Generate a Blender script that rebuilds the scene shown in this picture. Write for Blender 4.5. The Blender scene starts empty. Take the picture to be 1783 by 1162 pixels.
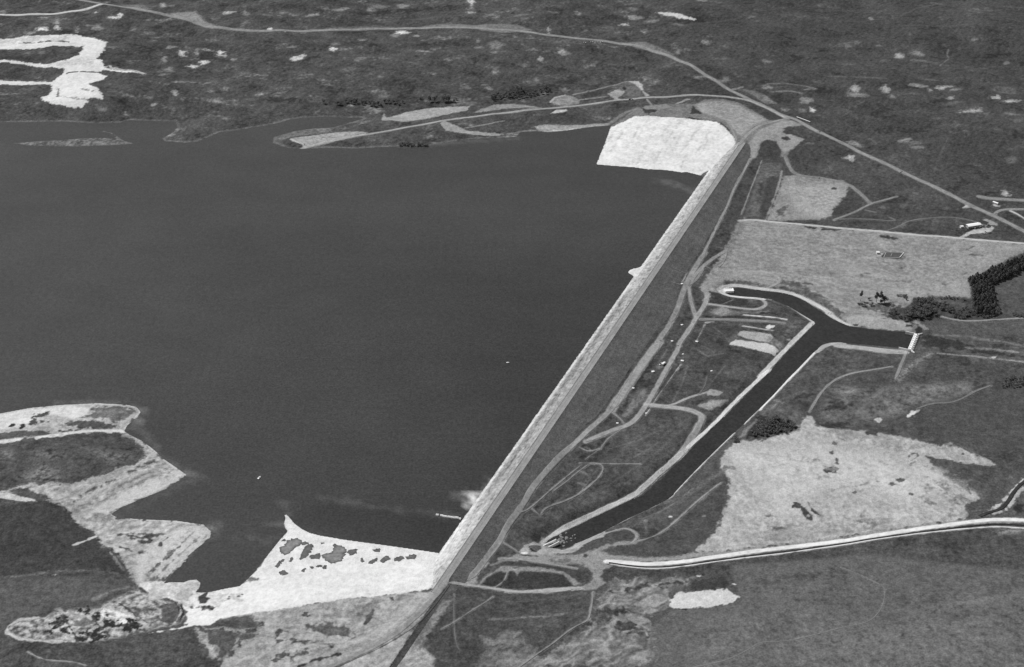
import bpy, bmesh, math, random
import numpy as np
from mathutils import Vector, Matrix
from mathutils.geometry import delaunay_2d_cdt
random.seed(7); rng = np.random.default_rng(7)
R = math.radians
S = bpy.context.scene
COL = S.collection
# ------------------------------------------------------------------ camera, sky, sun, exposure
FPX, PITCH, HC = 2500.0, R(32.3), 950.0          # focal length in photograph pixels, tilt below the horizon, height in metres
cam = bpy.data.cameras.new('camera'); cam_o = bpy.data.objects.new('camera', cam); COL.objects.link(cam_o)
cam.sensor_fit = 'HORIZONTAL'; cam.sensor_width = 36; cam.lens = 36*FPX/1783
cam.clip_start = 5; cam.clip_end = 60000
cam_o.location = (0, 0, HC); cam_o.rotation_euler = (R(90)-PITCH, 0, 0)
S.camera = cam_o
SUN = Vector((-0.52, 0.36, 0.85)).normalized()   # towards the sun: high, from the left and a little behind the scene
w = bpy.data.worlds.new('World'); S.world = w; w.use_nodes = True
nt = w.node_tree; nt.nodes.clear()
sky = nt.nodes.new('ShaderNodeTexSky'); sky.sky_type = 'NISHITA'; sky.sun_disc = False
sky.sun_elevation = math.asin(SUN.z); sky.sun_rotation = math.atan2(SUN.x, SUN.y)
bw = nt.nodes.new('ShaderNodeRGBToBW'); bg = nt.nodes.new('ShaderNodeBackground'); bg.inputs[1].default_value = 0.09
ow = nt.nodes.new('ShaderNodeOutputWorld')
nt.links.new(sky.outputs[0], bw.inputs[0]); nt.links.new(bw.outputs[0], bg.inputs[0]); nt.links.new(bg.outputs[0], ow.inputs[0])
sl = bpy.data.lights.new('sun', 'SUN'); sl.energy = 3.6; sl.angle = R(0.5); sl.color = (1, 1, 1)
so = bpy.data.objects.new('sun', sl); COL.objects.link(so); so.rotation_euler = SUN.to_track_quat('Z', 'Y').to_euler()
S.view_settings.view_transform = 'Standard'; S.view_settings.look = 'None'
S.view_settings.exposure = 0.0; S.view_settings.gamma = 1
KALB = 0.80                                      # albedo per unit of picture brightness on level ground
def G(v):                                        # grey level in the photograph -> albedo
    c = np.asarray(v, dtype=float)/255.0
    return np.minimum(KALB*np.where(c < .04045, c/12.92, ((c+.055)/1.055)**2.4), .92)
# ------------------------------------------------------------------ noise
PG = rng.uniform(0, 2*np.pi, (256, 256)); PGX = np.cos(PG).astype(np.float32); PGY = np.sin(PG).astype(np.float32)
def perlin(x, y, s, o=0):
    x = np.asarray(x)/s+o*17.31; y = np.asarray(y)/s+o*9.77
    xi = np.floor(x).astype(np.int64); yi = np.floor(y).astype(np.int64)
    fx = (x-xi).astype(np.float32); fy = (y-yi).astype(np.float32)
    ux = fx*fx*fx*(fx*(fx*6-15)+10); uy = fy*fy*fy*(fy*(fy*6-15)+10)
    a = xi & 255; b = (xi+1) & 255; c = yi & 255; d = (yi+1) & 255
    g = lambda i, j, dx, dy: PGX[i, j]*dx+PGY[i, j]*dy
    n0 = g(a, c, fx, fy)*(1-ux)+g(b, c, fx-1, fy)*ux
    n1 = g(a, d, fx, fy-1)*(1-ux)+g(b, d, fx-1, fy-1)*ux
    return (n0*(1-uy)+n1*uy)*1.5
def sstep(t): t = np.clip(t, 0, 1); return t*t*(3-2*t)
# ------------------------------------------------------------------ reading the traced outlines (photo crops -> photo pixels -> world)
REG = dict(A=(0,0,3.874), B=(440,0,3.874), C=(880,0,3.874), D=(1323,0,3.874), E=(1323,280,3.874), F=(1323,560,3.874),
    G=(1323,840,3.609), H=(880,280,3.874), I=(880,560,3.874), J=(880,840,3.609), K=(440,840,3.609), L=(0,840,3.609),
    M=(0,600,3.874), N=(1000,120,3.874), O=(1160,460,5.81), P=(1640,340,12.47), Q=(1540,550,8.94), R=(880,900,7.263),
    S=(1640,800,7.266), T=(1480,400,5.809), U=(720,820,8.3), V=(1060,440,7.263), W=(1040,590,7.745), X=(1070,130,12.9),
    Y=(260,960,7.26), a=(640,960,5.754), b=(1260,700,9.906), c=(560,130,4.4575), d=(1240,480,19.37), e=(480,870,6.368), z=(0,0,1))
def px(s):
    out = []; r = REG['z']
    for tok in s.split():
        if tok in REG: r = REG[tok]; continue
        x, y = tok.split(','); out.append((r[0]+float(x)/r[2], r[1]+float(y)/r[2]))
    return np.array(out)
CP, SP = math.cos(PITCH), math.sin(PITCH)
def ray(P, z):                                   # photo pixels onto heights z
    u = (P[:, 0]-891.5)/FPX; v = (P[:, 1]-581)/FPX; t = (HC-z)/(SP+v*CP)
    return np.stack([u*t, (CP-v*SP)*t], 1)
def hz(s, z): P = px(s); return ray(P, np.full(len(P), float(z)))
# ------------------------------------------------------------------ distances
def segd(x, y, V, closed=True):                  # distance to a polyline, inside flag
    d2 = np.full(x.shape, 1e12, np.float32); ins = np.zeros(x.shape, bool); n = len(V)
    for i in range(n if closed else n-1):
        ax, ay = V[i]; bx, by = V[(i+1) % n]; dx, dy = bx-ax, by-ay; L = dx*dx+dy*dy+1e-9
        t = np.clip(((x-ax)*dx+(y-ay)*dy)/L, 0, 1); d2 = np.minimum(d2, (x-ax-t*dx)**2+(y-ay-t*dy)**2)
        if closed and ay != by:
            ins ^= ((ay > y) != (by > y)) & (x < (bx-ax)*(y-ay)/(by-ay)+ax)
    return np.sqrt(d2), ins
def sdist(x, y, V, cap):                         # signed distance, negative inside, exact only within cap of the box
    out = np.full(x.shape, cap, np.float32)
    m = (x > V[:, 0].min()-cap) & (x < V[:, 0].max()+cap) & (y > V[:, 1].min()-cap) & (y < V[:, 1].max()+cap)
    if m.any():
        d, i = segd(x[m], y[m], V); out[m] = np.where(i, -d, d)
    return out
# ------------------------------------------------------------------ lake, canal, dam line
LAKE_PX = ("z -500,213 A 0,828 200,825 430,822 640,836 820,828 880,812 1000,818 1180,822 1195,860 1150,905 1090,935 1110,955 1250,965 "
 "1330,958 1400,930 1480,895 1600,880 B 80,850 180,830 250,808 330,797 480,790 640,797 730,795 740,803 640,830 540,860 400,868 280,885 "
 "140,925 130,965 230,1000 340,1007 520,1000 700,1005 850,995 1000,990 1190,985 1320,960 1500,940 1782,925 C 100,893 200,887 290,895 440,878 "
 "600,855 690,850 712,850 660,990 612,1110 N 250,655 400,665 500,680 600,683 660,690 720,700 760,698 840,718 880,735 910,700 z 1245,310 785,968 "
 "e 1783,588 1280,515 800,450 500,400 380,370 290,325 210,265 160,205 120,163 98,175 105,210 95,260 75,290 110,330 130,355 60,430 0,505 "
 "K 0,575 Y 1265,330 1140,440 1000,465 800,505 720,520 590,515 640,460 650,400 600,355 500,365 430,395 280,390 180,405 230,360 330,245 400,195 "
 "500,100 600,0 L 1220,430 1320,350 1330,310 1280,265 1100,240 900,232 740,222 700,200 760,160 900,100 1050,40 1120,-5 M 1260,880 1220,850 "
 "1110,775 1040,710 960,650 880,610 840,585 860,545 930,490 950,455 920,420 850,405 650,395 400,408 200,428 0,465 z -500,790")
LAKE = hz(LAKE_PX, 0)
BAR = hz("A 90,968 240,955 420,945 540,935 640,930 770,932 785,920 740,900 680,888 700,884 760,898 800,925 840,952 910,970 800,980 500,990 200,985", 0)
ZC = -11.0
CANAL_PX = ("O 650,240 760,245 900,262 1050,275 1180,295 1300,325 1400,370 1500,440 1600,500 1700,565 F 530,0 600,30 700,45 850,62 1043,76 "
 "1005,187 900,175 750,160 600,148 530,140 470,142 420,160 395,185 375,200 270,310 190,390 100,490 0,590 I 1600,700 1540,755 1400,890 1250,1040 "
 "1140,1160 J 1060,80 1020,110 900,170 760,235 600,320 500,365 440,385 400,410 350,415 315,410 330,390 300,365 250,387 260,365 300,340 380,310 "
 "500,245 640,180 760,120 860,85 900,50 950,0 I 1060,1060 1200,915 1340,770 1480,640 1600,520 1700,420 1780,345 F 150,240 260,130 375,10 "
 "O 1400,530 1250,440 1150,390 1040,355 900,340 750,330 650,318 600,300 585,280 680,283 690,250")
CANAL = hz(CANAL_PX, ZC)
ZD = 10.0                                        # crest of the dam above the lake
D0, D1 = hz("z 1300,246.5 783.5,1006", ZD)
EV = (D1-D0)/np.linalg.norm(D1-D0); NV = np.array([-EV[1], EV[0]])
if NV[0] < 0: NV = -NV
def st(x, y): return (x-D0[0])*EV[0]+(y-D0[1])*EV[1], (x-D0[0])*NV[0]+(y-D0[1])*NV[1]
_w = hz("z 1175,378 1048,560 900,772 800,916", 0); TW = [st(*p)[1] for p in _w]
_u = hz("z 1224.6,347 1127.8,476 1058,586 876.6,844 826,918.8", ZD); TU = [st(*p)[1] for p in _u]
print('dam check: waterline t', [round(t, 1) for t in TW], 'crest edge t', [round(t, 1) for t in TU], 'len', np.linalg.norm(D1-D0))
TW = float(np.mean(TW)); TU = float(np.mean(TU))
SL = np.linalg.norm(D1-D0)
def s_at(yp): p = hz("z %f,%f" % (1300-.6804*(yp-246.5), yp), ZD)[0]; return st(*p)[0]
S0, S1 = s_at(249), s_at(1185)
SA, SB = s_at(345), s_at(930)
MD = 2.5
def damz(t): return np.where(t < TU, ZD+(t-TU)*(ZD/(TU-TW)), np.where(t < 0, ZD, ZD-t/MD))
# ------------------------------------------------------------------ ground height
def slope_hit(P):                                # photo pixel onto the downstream slope plane
    z = np.zeros(len(P))
    for _ in range(60):
        q = ray(P, z); z = .6*z+.4*(ZD-st(q[:, 0], q[:, 1])[1]/MD)
    return np.column_stack([ray(P, z), z])
TOE = slope_hit(px("N 1195,600 1080,790 980,1030 z 1222,440 1192,481 1174,547 1137,594 1100,647 1057,712 1009,754 924,852 880,915 838,984"))
print('toe z', TOE[:, 2].round(1))
ctl = """-300,50,16 200,60,15 200,140,11 30,180,6 500,20,22 600,130,11 350,150,10 900,0,26 900,90,16 1250,30,26 1700,30,30 2100,100,28 1500,150,18
1750,200,18 2100,400,6 1230,190,11 1330,215,10 1300,232,10 1000,185,5 1060,150,8 720,205,4 600,228,3 1150,190,9 1560,330,8 1690,400,3 1450,340,1 1330,390,-4
1400,440,-6 1600,470,-7 1300,480,-7.5 1400,620,-8.5 1250,560,-8.5 1200,680,-8.5 1120,760,-8 1300,740,-8.5 1040,850,-7.2 950,930,-8.2 1150,890,-8 1500,800,-7.5 1700,620,-9.5 2100,650,-10
1750,830,-9 1400,930,-5.5 1600,1000,-2 1120,1000,-2 900,1015,2 850,1000,5 790,1015,9.5 1000,1035,3 1000,1110,7 1400,1060,4 1700,1100,8 2100,1150,10 1300,1200,9
620,1060,10 560,1130,12 720,1060,9.5 760,1130,8 850,1080,5 820,1045,5.5 735,1165,9 690,1160,8 780,1075,6.8 60,720,6 150,800,9 -300,800,12 230,830,7 60,930,12 330,940,5 190,900,9 150,1060,10 300,1060,7
430,1070,8 100,1140,13 400,1140,11 -300,1150,15 200,1280,15 900,1280,12 1600,1280,12 660,1015,5 560,980,2"""
CT = []
for tok in ctl.split():
    a, b, c_ = [float(v) for v in tok.split(',')]; q = ray(np.array([[a, b]]), c_)[0]; CT.append((q[0], q[1], c_))
CT = np.array(CT+[tuple(r) for r in TOE])
def base(x, y):
    num = np.zeros(x.shape); den = np.zeros(x.shape)
    for cx, cy, cz in CT:
        w_ = 1/(((x-cx)**2+(y-cy)**2)+28.0**2)**1.6; num += w_*cz; den += w_
    return num/den
def height(x, y):
    x = np.asarray(x, float); y = np.asarray(y, float)
    T = base(x, y)
    s, t = st(x, y)
    lw_ = sstep((s-s_at(1012))/30)*(t >= 2)*(t < 75)*(s < S1+60); T = T+lw_*np.maximum(7.6-.05*t-T, 0)*(1-sstep((t-45)/30))
    hill = sstep((T+2)/14)                       # rolling relief grows on the higher ground
    far = sstep((y-1500)/900)
    wl_ = sstep((s-s_at(935))/80)*sstep((t+65)/45)*(t < 2); T = T+(9.75-T)*wl_*(s < S1+60)
    n = perlin(x, y*1.25, 260, 1)*3.2+perlin(x, y, 110, 2)*2.0+perlin(x, y, 45, 3)*.9
    T = T+n*hill*(.6+1.7*far)+perlin(x, y, 30, 4)*.18
    T = T+np.where(y > 2650, (y-2650)*.02*(1+.5*perlin(x, y, 600, 6)), 0)
    d = sdist(x, y, LAKE, 130.); b_ = sdist(x, y, BAR, 60.)
    inside = d < 0; d = np.where(inside, np.maximum(d, -np.maximum(b_, -99)), d)
    isl = inside & (d > 0)
    up = np.maximum(T, 2.5)
    side = t < TW-2
    Tl = np.where(side, up, T)
    rise = np.where(isl, .14*d, .035*np.minimum(d, 25)*(1-sstep(d/75))+(Tl)*sstep(d/75))
    h = np.where(d > 0, np.where(d < 129, rise, T), np.maximum(d*.22, -7))
    c = sdist(x, y, CANAL, 40.)
    hc = np.where(c > 0, ZC+.25+(h-ZC-.25)*sstep(c/16), ZC+np.maximum(c*.5, -3))
    h = np.where(c < 39, np.minimum(hc, np.maximum(h, ZC)), h)
    on = (s > S0-5) & (s < S1+40)
    mid = (s > SA) & (s < SB)
    h = np.where(mid & (t > TW-6) & (t < 20), np.minimum(h, damz(t)-.8), h)
    h = np.where(on & (t > TU-3) & (t < 4), np.minimum(h, np.where(s > s_at(1016), ZD-.05, ZD-.5)), h)
    lu = sstep((s-s_at(1005))/35)*sstep((t+60)/45)*(t < .5)*(s < S1+60); h = h+(ZD-.07-h)*lu*(h < ZD+3)
    lr = sstep((s-s_at(1012))/25)*(t >= .5)*(s < S1+60)*(1-sstep((t-35)/40)); h = h+lr*np.maximum(7.9-.03*t-h, 0)
    return h
def surf(x, y):
    h = height(x, y); s, t = st(x, y)
    return np.where((s > S0) & (s < S1) & (t > TW-12) & (t < 62), np.where((t < 0) & (s > s_at(1028)), h, np.maximum(h, damz(t))), h)
def at(P):                                       # photo pixels onto the ground: n x 3 world points
    z = np.zeros(len(P))
    for _ in range(14):
        q = ray(P, z); z = .45*z+.55*surf(q[:, 0], q[:, 1])
    q = ray(P, z); return np.column_stack([q, surf(q[:, 0], q[:, 1])])
def at1(x, y): return at(np.array([[x, y]], float))[0]
# ------------------------------------------------------------------ ground cover (colour of soil, grass and rock, some shade painted in, in world metres)
OPS = []
def densify(V, step, closed):
    out = []; n = len(V)
    for i in range(n if closed else n-1):
        a, b = V[i], V[(i+1) % n]; k = max(1, int(np.linalg.norm(b-a)/step))
        for j in range(k): out.append(a+(b-a)*j/k)
    if not closed: out.append(V[-1])
    return np.array(out)
def smooth(P, n=2, closed=False):                # Chaikin
    for _ in range(n):
        Q = np.roll(P, -1, 0) if closed else P[1:]; A_ = P if closed else P[:-1]
        B = np.empty((2*len(A_), P.shape[1])); B[0::2] = .75*A_+.25*Q; B[1::2] = .25*A_+.75*Q
        P = B if closed else np.vstack([P[:1], B, P[-1:]])
    return P
def mpp(yp): return HC/(FPX*(SP+(yp-581)/FPX*CP))  # metres per photo pixel across
def poly(v, s, f=3, j=4, n=.10, m=1.0, tex=0, ang_=None):     # grey, outline, feather m, edge jitter m, inner variation, mix
    P = px(s); OPS.append(('P', at(P)[:, :2], float(v), f, j, n, m, tex if ang_ is None else (tex, R(ang_))))
def blob(v, s, rx, ry, f=2, j=4, n=.12, m=1.0, rot=0):
    rot = rot or .12*math.sin(rx*7+v)
    for c in px(s):
        a = np.linspace(0, 2*np.pi, 12, endpoint=False); q = rx*np.cos(a)*(1+.25*np.sin(3*a+c[0])); r_ = ry*np.sin(a)*(1+.2*np.cos(2*a+c[1]))
        P = np.stack([c[0]+q*math.cos(rot)-r_*math.sin(rot), c[1]+q*math.sin(rot)+r_*math.cos(rot)], 1)
        OPS.append(('P', at(P)[:, :2], float(v), f, j, n, m, 0))
def wid(P, w):                                   # image width in photo px -> metres across the line
    d = np.gradient(P, axis=0); nn = np.stack([-d[:, 1], d[:, 0]], 1); nn /= np.linalg.norm(nn, axis=1)[:, None]+1e-9
    a = at(P+nn*w/2)[:, :2]; b = at(P-nn*w/2)[:, :2]; c = at(P)[:, :2]
    dw = np.gradient(c, axis=0); nw = np.stack([-dw[:, 1], dw[:, 0]], 1); nw /= np.linalg.norm(nw, axis=1)[:, None]+1e-9
    return float(np.median(np.abs(((a-b)*nw).sum(1))))
def line(v, w, s, f=2, j=1.5, n=.1, m=1.0):
    P = px(s); W_ = wid(densify(P, 15, False), w); OPS.append(('L', at(P)[:, :2], float(v), f, j, n, m, W_))
def ncover(x, y):
    return [perlin(x, y, 34, 11), perlin(x, y, 13, 12), perlin(x, y, 5.2, 13), perlin(x, y, 2.2, 14)]
def paint(x, y):
    x = np.asarray(x, float); y = np.asarray(y, float); n1, n2, n3, n4 = ncover(x, y)
    big = perlin(x, y, 150, 15)
    st1 = perlin(x+.35*y, y, 60, 18); st2 = perlin((x*.5+y*.87)/3.2, x*.87-y*.5, 7, 19)
    fr = .45*sstep((y-1500)/500)*sstep((x-100)/300); g = 85-5*fr*2+7*big+(10*n1+10*n2)*(1-fr)+10*n3*(1-.4*fr)+9*n4+6*st1+7*st2  # grey of the grass
    # fine pale scars and dry tufts of the rangeland
    sc = perlin(x+14*n1, y*1.6+14*n2, 52, 16)+.55*perlin(x, y*1.3, 17, 17)+.3*n3
    veg = sstep((y-1450)/500)
    lf = 1-.75*sstep((x-150)/300); g = g+np.clip(sc-.42, 0, .5)*50*veg*lf+np.clip(sc-.98, 0, .4)*150*veg*lf+np.clip(sc-.55, 0, .5)*25
    g = g-np.clip(-sc-.35, 0, .5)*30
    lk = sdist(x, y, LAKE, 14.)
    g = g+28*np.clip(1-np.abs(lk-3)/5, 0, 1)*(y > 1500)
    jit = .6*n2+.55*n3+.25*n4
    for k, V, v, f, j, n, m, ex in OPS:
        pad = f+j+2+(ex/2 if k == 'L' else 0)
        i = np.nonzero((x > V[:, 0].min()-pad) & (x < V[:, 0].max()+pad) & (y > V[:, 1].min()-pad) & (y < V[:, 1].max()+pad))[0]
        if not len(i): continue
        d, ins = segd(x[i], y[i], V, k == 'P')
        d = np.where(ins, -d, d) if k == 'P' else d-ex/2
        d = d+j*jit[i]*1.3
        a = m*(1-sstep((d+f*.5)/f))
        tv = v*(1+n*(.7*n1[i]+.9*n2[i]+1.0*n3[i]+.5*n4[i]))
        if k == 'P' and ex:                      # broken ground: hard light and dark specks
            if isinstance(ex, tuple):
                ca, sa = math.cos(ex[1]), math.sin(ex[1]); uu = x[i]*ca+y[i]*sa; vv = -x[i]*sa+y[i]*ca
                tv = tv+ex[0]*np.clip(1.6*perlin(uu/4, vv+5*n2[i]+8*n1[i], 4.5, 26)+1.1*perlin(uu/3.5, vv+6*n2[i]+10*n1[i], 10, 27)+.6*n3[i], -1.1, 1.1)
            else: tv = tv+ex*np.clip(1.7*(n3[i]+.7*n2[i]+.5*n4[i]), -1, 1)
        g[i] = g[i]*(1-a)+tv*a
    return G(np.clip(g+2.5*n4+2*n3, 56, 250))
exec_cover = []
# ---- upstream left shore
poly(84, "M 0,680 200,640 450,610 700,600 850,620 960,690 970,740 930,790 800,830 650,880 500,940 400,930 200,930 0,980 z -300,1000 -300,760", 6, 6, .16)
poly(178, "M -60,470 200,424 400,404 650,390 850,400 945,425 955,460 900,512 850,560 840,592 780,588 600,602 400,612 200,632 0,665 z -200,790 -200,750", 3, 5, .12)
poly(222, "M 0,470 200,432 500,410 600,430 590,470 500,505 400,480 300,470 230,520 120,555 0,575 z -80,760 -80,735", 4, 5, .06)
poly(122, "M 625,425 850,420 900,450 880,495 800,520 700,510 520,500 620,470", 5, 6, .15)
poly(96, "M 500,515 700,520 790,560 640,575 520,560 430,540", 4, 6, .15)
poly(94, "M -60,600 180,580 320,590 340,610 200,625 0,640", 3, 3); blob(58, "M 80,545 150,552", 5, 4, 1, 2)
poly(84, "M 190,520 250,465 330,450 320,470 260,495 240,530 200,545", 2, 5, .2); blob(90, "M 300,520 420,585 500,580", 9, 2, 2, 4)
poly(124, "M 120,900 250,810 380,830 430,890 380,930 200,940", 8, 16, .3, .75, 16); poly(112, "M 180,720 350,680 460,740 330,800 200,780", 9, 16, .3, .6, 14); poly(112, "M 560,690 900,720 930,780 760,815 600,770", 9, 16, .3, .6, 14); poly(118, "M -20,690 100,700 120,780 0,790", 6, 9, .2, .7, 10)
line(222, 5, "M 250,628 400,610 600,585 800,582 840,590", 2, 2); line(215, 6, "M -60,665 60,652 130,640", 2, 2)
poly(176, "M 840,588 890,610 960,648 1040,708 1110,773 1220,848 1275,880 1190,920 L 1050,45 900,105 760,165 700,200 740,226 600,270 480,260 380,150 300,110 230,90 0,60 z -60,860 M 0,990 200,935 480,945 650,890 800,840 930,800 985,740 960,700 900,640 850,620", 3, 5, .12, 1, 17, 35)
poly(206, "M 560,1162 640,1100 800,1010 1000,915 1100,870 1180,850 1265,880 1150,945 1000,1015 850,1080 750,1130 720,1200 600,1230", 4, 4, .05)
poly(210, "M -40,995 80,1005 240,1045 250,1060 150,1062 0,1035", 2, 2)
poly(92, "M 60,985 150,970 300,1010 330,1040 250,1045 120,1015", 3, 3, .15)
for sx in range(0, 9):
    line(110, 2.5, "M %d,%d %d,%d %d,%d" % (500+sx*52, 1060-sx*26, 560+sx*52, 1010-sx*24, 640+sx*50, 968-sx*24), 2, 3, .3, .8)
for sx in range(0, 7): line(212, 2, "M %d,%d %d,%d" % (470+sx*60, 1110-sx*36, 600+sx*62, 1000-sx*26), 2, 3, .2, .7)
poly(176, "L 480,262 600,180 740,222 900,232 1100,240 1280,265 1330,310 1320,350 1220,430 1100,540 1030,622 940,637 870,660 820,600 780,520 700,430 600,370 580,310", 3, 5, .12, 1, 17, 42)
poly(204, "L 860,470 960,390 1100,300 1250,275 1325,305 1310,350 1200,440 1090,545 1020,615 960,620 930,570 880,640 840,560", 4, 6, .06)
for q in ["800,330 900,350 990,335", "830,350 900,380 940,370", "760,330 820,320 900,325", "900,320 960,330 1040,325", "1000,400 1020,370 1050,350", "880,440 920,440", "760,410 830,430", "1060,450 1130,400", "940,560 1010,500 1080,450"]:
    line(98, 3.4, "L "+q, 1.5, 3, .25)
blob(120, "L 975,610", 12, 4, 4, 4); line(228, 3.5, "L 890,620 890,500 920,440 980,380 1040,330", 3, 3, .1, .8)
poly(74, "L -60,150 230,125 370,150 440,200 480,275 590,312 640,400 700,420 780,520 815,605 700,560 550,560 300,560 0,592 z -200,1010 -200,890", 4, 5, .10)
line(140, 2, "L -30,605 200,580 330,560 560,555 720,570 810,600", 3, 4, .3, .8); blob(220, "L 350,580", 6, 2)
line(215, 3, "L 470,392 530,370 600,340", 2, 2); line(190, 2, "L 640,400 720,470 790,570 830,610", 3, 4, .3, .7)
poly(97, "L -60,612 500,590 820,612 840,650 700,680 600,740 400,780 200,840 0,900 z -200,1080 -200,1010", 6, 4, .10)
line(150, 5, "L 590,735 700,680 830,655 880,650", 4, 4, .3, .7)
for k in range(5):
    line(150 if k % 2 else 196, 1.5, "M %d,%d %d,%d %d,%d %d,%d" % (610+k*6, 1110-k*20, 800-k*4, 1020-k*18, 1000-k*10, 925-k*16, 1170-k*26, 880-k*14), 1.5, 2.5, .2, .75)
    line(148 if k % 2 else 200, 1.5, "L %d,%d %d,%d %d,%d %d,%d" % (985-k*16, 620-k*10, 1080-k*20, 530-k*12, 1190-k*22, 430-k*10, 1305-k*26, 330-k*8), 1.5, 2.5, .2, .75)
line(214, 1.6, "L 720,218 900,236 1100,246 1270,268 1318,308 1312,345 1215,428 1095,538 1025,618", 1.5, 2); line(214, 1.6, "M 960,655 1035,712 1105,780 1215,855 1262,880 1150,935 1000,1008 850,1070 760,1150", 1.5, 2)
line(206, 1.6, "M 0,470 200,432 400,414 640,402 850,410 935,432 944,458 895,508 846,560 835,588", 1.5, 2)
# ---- burnt/rough oval
poly(150, "L 28,935 80,872 250,845 380,800 600,790 700,740 860,662 1000,730 1130,760 1170,830 1130,890 950,935 700,990 550,1010 400,1003 150,995 50,965", 3, 4, .18, 1, 30)
line(205, 3.6, "L 260,848 120,865 50,905 40,945 120,985 300,1000 460,998", 2, 2, .1)
poly(235, "L 640,780 700,790 820,830 840,850 800,905 740,900 720,860 620,860", 3, 8, .1, .9, 40)
poly(66, "L 290,890 360,850 400,850 450,900 440,950 330,930", 2, 8, .1, .85, 70); poly(66, "L 500,960 640,900 660,960 600,990 510,990", 2, 8, .1, .85, 75)
poly(66, "L 500,820 560,800 640,840 720,880 900,880 930,890 910,910 780,920 660,890 560,850", 2, 8, .1, .8, 75)
line(78, 3, "L 360,810 420,880 470,960 490,1000", 1.5, 1.5, .1); line(92, 3, "L 580,850 640,920 690,970", 1.5, 2); line(80, 3.4, "L 750,760 850,830 930,885", 1.5, 2)
poly(122, "L 460,870 550,850 590,880 560,905 460,905", 3, 3); line(205, 3, "L 370,800 470,850 560,840 600,800", 3, 4, .2, .7)
poly(168, "L 860,820 1000,780 1010,880 960,930 900,870", 4, 6, .2, .8, 30)
# ---- white basin and the light ground at the lower end of the dam
poly(166, "K -20,820 300,770 560,725 900,695 1100,685 1190,650 a 770,340 560,660 300,1050 480,900 560,960 690,1072 660,1162 z 740,1230 370,1230 L 1390,1120 1480,1000 1640,950", 5, 5, .07, 1, 14, 28)
poly(234, "z 770,948 K 1205,470 1255,505 1180,600 1100,680 900,700 560,732 300,778 0,824 Y 1452,772 1100,822 900,862 780,935 520,945 380,985 150,1015 0,1035 L 1000,935 1160,905 1165,880 1175,820 1120,752 1000,726 900,676 875,640 930,625 1100,615 Y 430,390 600,350 660,400 600,520 740,518 1000,462 1140,436 1265,325 K -20,600 e -10,515 60,430 128,355 90,300 90,170 120,160 210,260 380,366 800,446 1280,510", 2, 2.5, .045)
poly(205, "Y 0,400 180,402 300,388 430,395 600,352 655,400 600,520 480,545 440,600 600,700 560,730 500,720 400,650 300,600 150,590 0,620", 4, 5, .07, 1, 8)
poly(212, "Y 600,530 760,510 900,520 1000,560 1150,540 1150,600 1000,640 900,700 800,740 620,700", 5, 6, .08, .7, 12)
poly(82, "Y 630,580 680,545 740,525 700,580 750,605 720,650 630,675", 2, 3, .1); poly(112, "Y 640,690 760,690 840,715 760,745 660,740", 3, 5, .25, 1, 20)
poly(122, "Y 1140,430 1260,340 1400,340 1250,390", 3, 4, .2, .8); blob(120, "Y 1000,580 1180,550 1130,570 1000,600 800,700 470,930 460,852", 2.2, 1.4, 1, 2)
blob(110, "Y 540,720 600,720 570,728", 3, 1.6, 1, 3)
poly(100, "Y 130,700 170,650 240,640 330,650 400,690 440,745 440,790 370,885 200,912 140,850 130,770", 2, 3, .16)
line(185, 1.6, "Y 390,700 400,780 360,840 340,880", 1, 1.5); line(72, 1.6, "Y 330,655 380,720 360,790", 1, 1); line(70, 3, "Y 400,690 440,770 390,860", 1, 1)
line(170, 2.5, "Y 1452,768 1250,800 1050,835 900,862", 2, 2, .1, .7)
poly(78, "L 1325,892 1380,873 1480,870 1600,880 1645,897 1580,912 1380,915", 2, 2, .10)
poly(190, "L 1280,915 1640,925 1660,950 1500,960 1400,930 1280,932", 3, 4, .1, .6)
poly(96, "L 1290,930 1500,940 1600,930 1500,1000 1440,1080 1390,1090 1350,1000", 3, 6, .15); line(165, 2.5, "L 1520,945 1480,1010", 2, 3)
poly(165, "L 1218,905 1290,940 1320,1000 1370,1040 1395,1130 1330,1110 1290,1050 1250,980", 3, 5, .15, 1, 12)
poly(92, "K 340,900 500,890 640,945 600,975 480,960 380,935", 5, 7, .2, .85); poly(80, "K 695,890 720,840 760,795 770,800 740,860 710,893", 1.5, 2, .1)
blob(85, "K 875,730", 5, 3, 1, 2); blob(90, "K 340,835", 6, 3, 1, 3); blob(118, "K 680,818", 7, 4, 2, 2)
for q in ["130,1120 200,1080 260,1060", "160,1000 250,985 330,1000", "250,1100 330,1050 350,1085", "0,890 60,900", "380,1010 480,1020", "100,950 200,940"]: line(92, 4.5, "K "+q, 3, 6, .3, .85)
poly(130, "K 560,800 700,760 820,730 780,800 650,900 560,870 380,870", 8, 8, .15, .55)
line(74, 4, "K 290,1160 380,1120 460,1100 550,1080", 1.5, 2); 
for q in ["1100,690 1000,800 880,900 760,990", "1040,700 960,790 830,900 720,970 640,1010"]: line(202, 4, "K "+q, 5, 4, .05, .75)
line(205, 3, "K 660,1000 560,1000 420,1010 300,1040", 3, 3, .1, .6)
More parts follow.
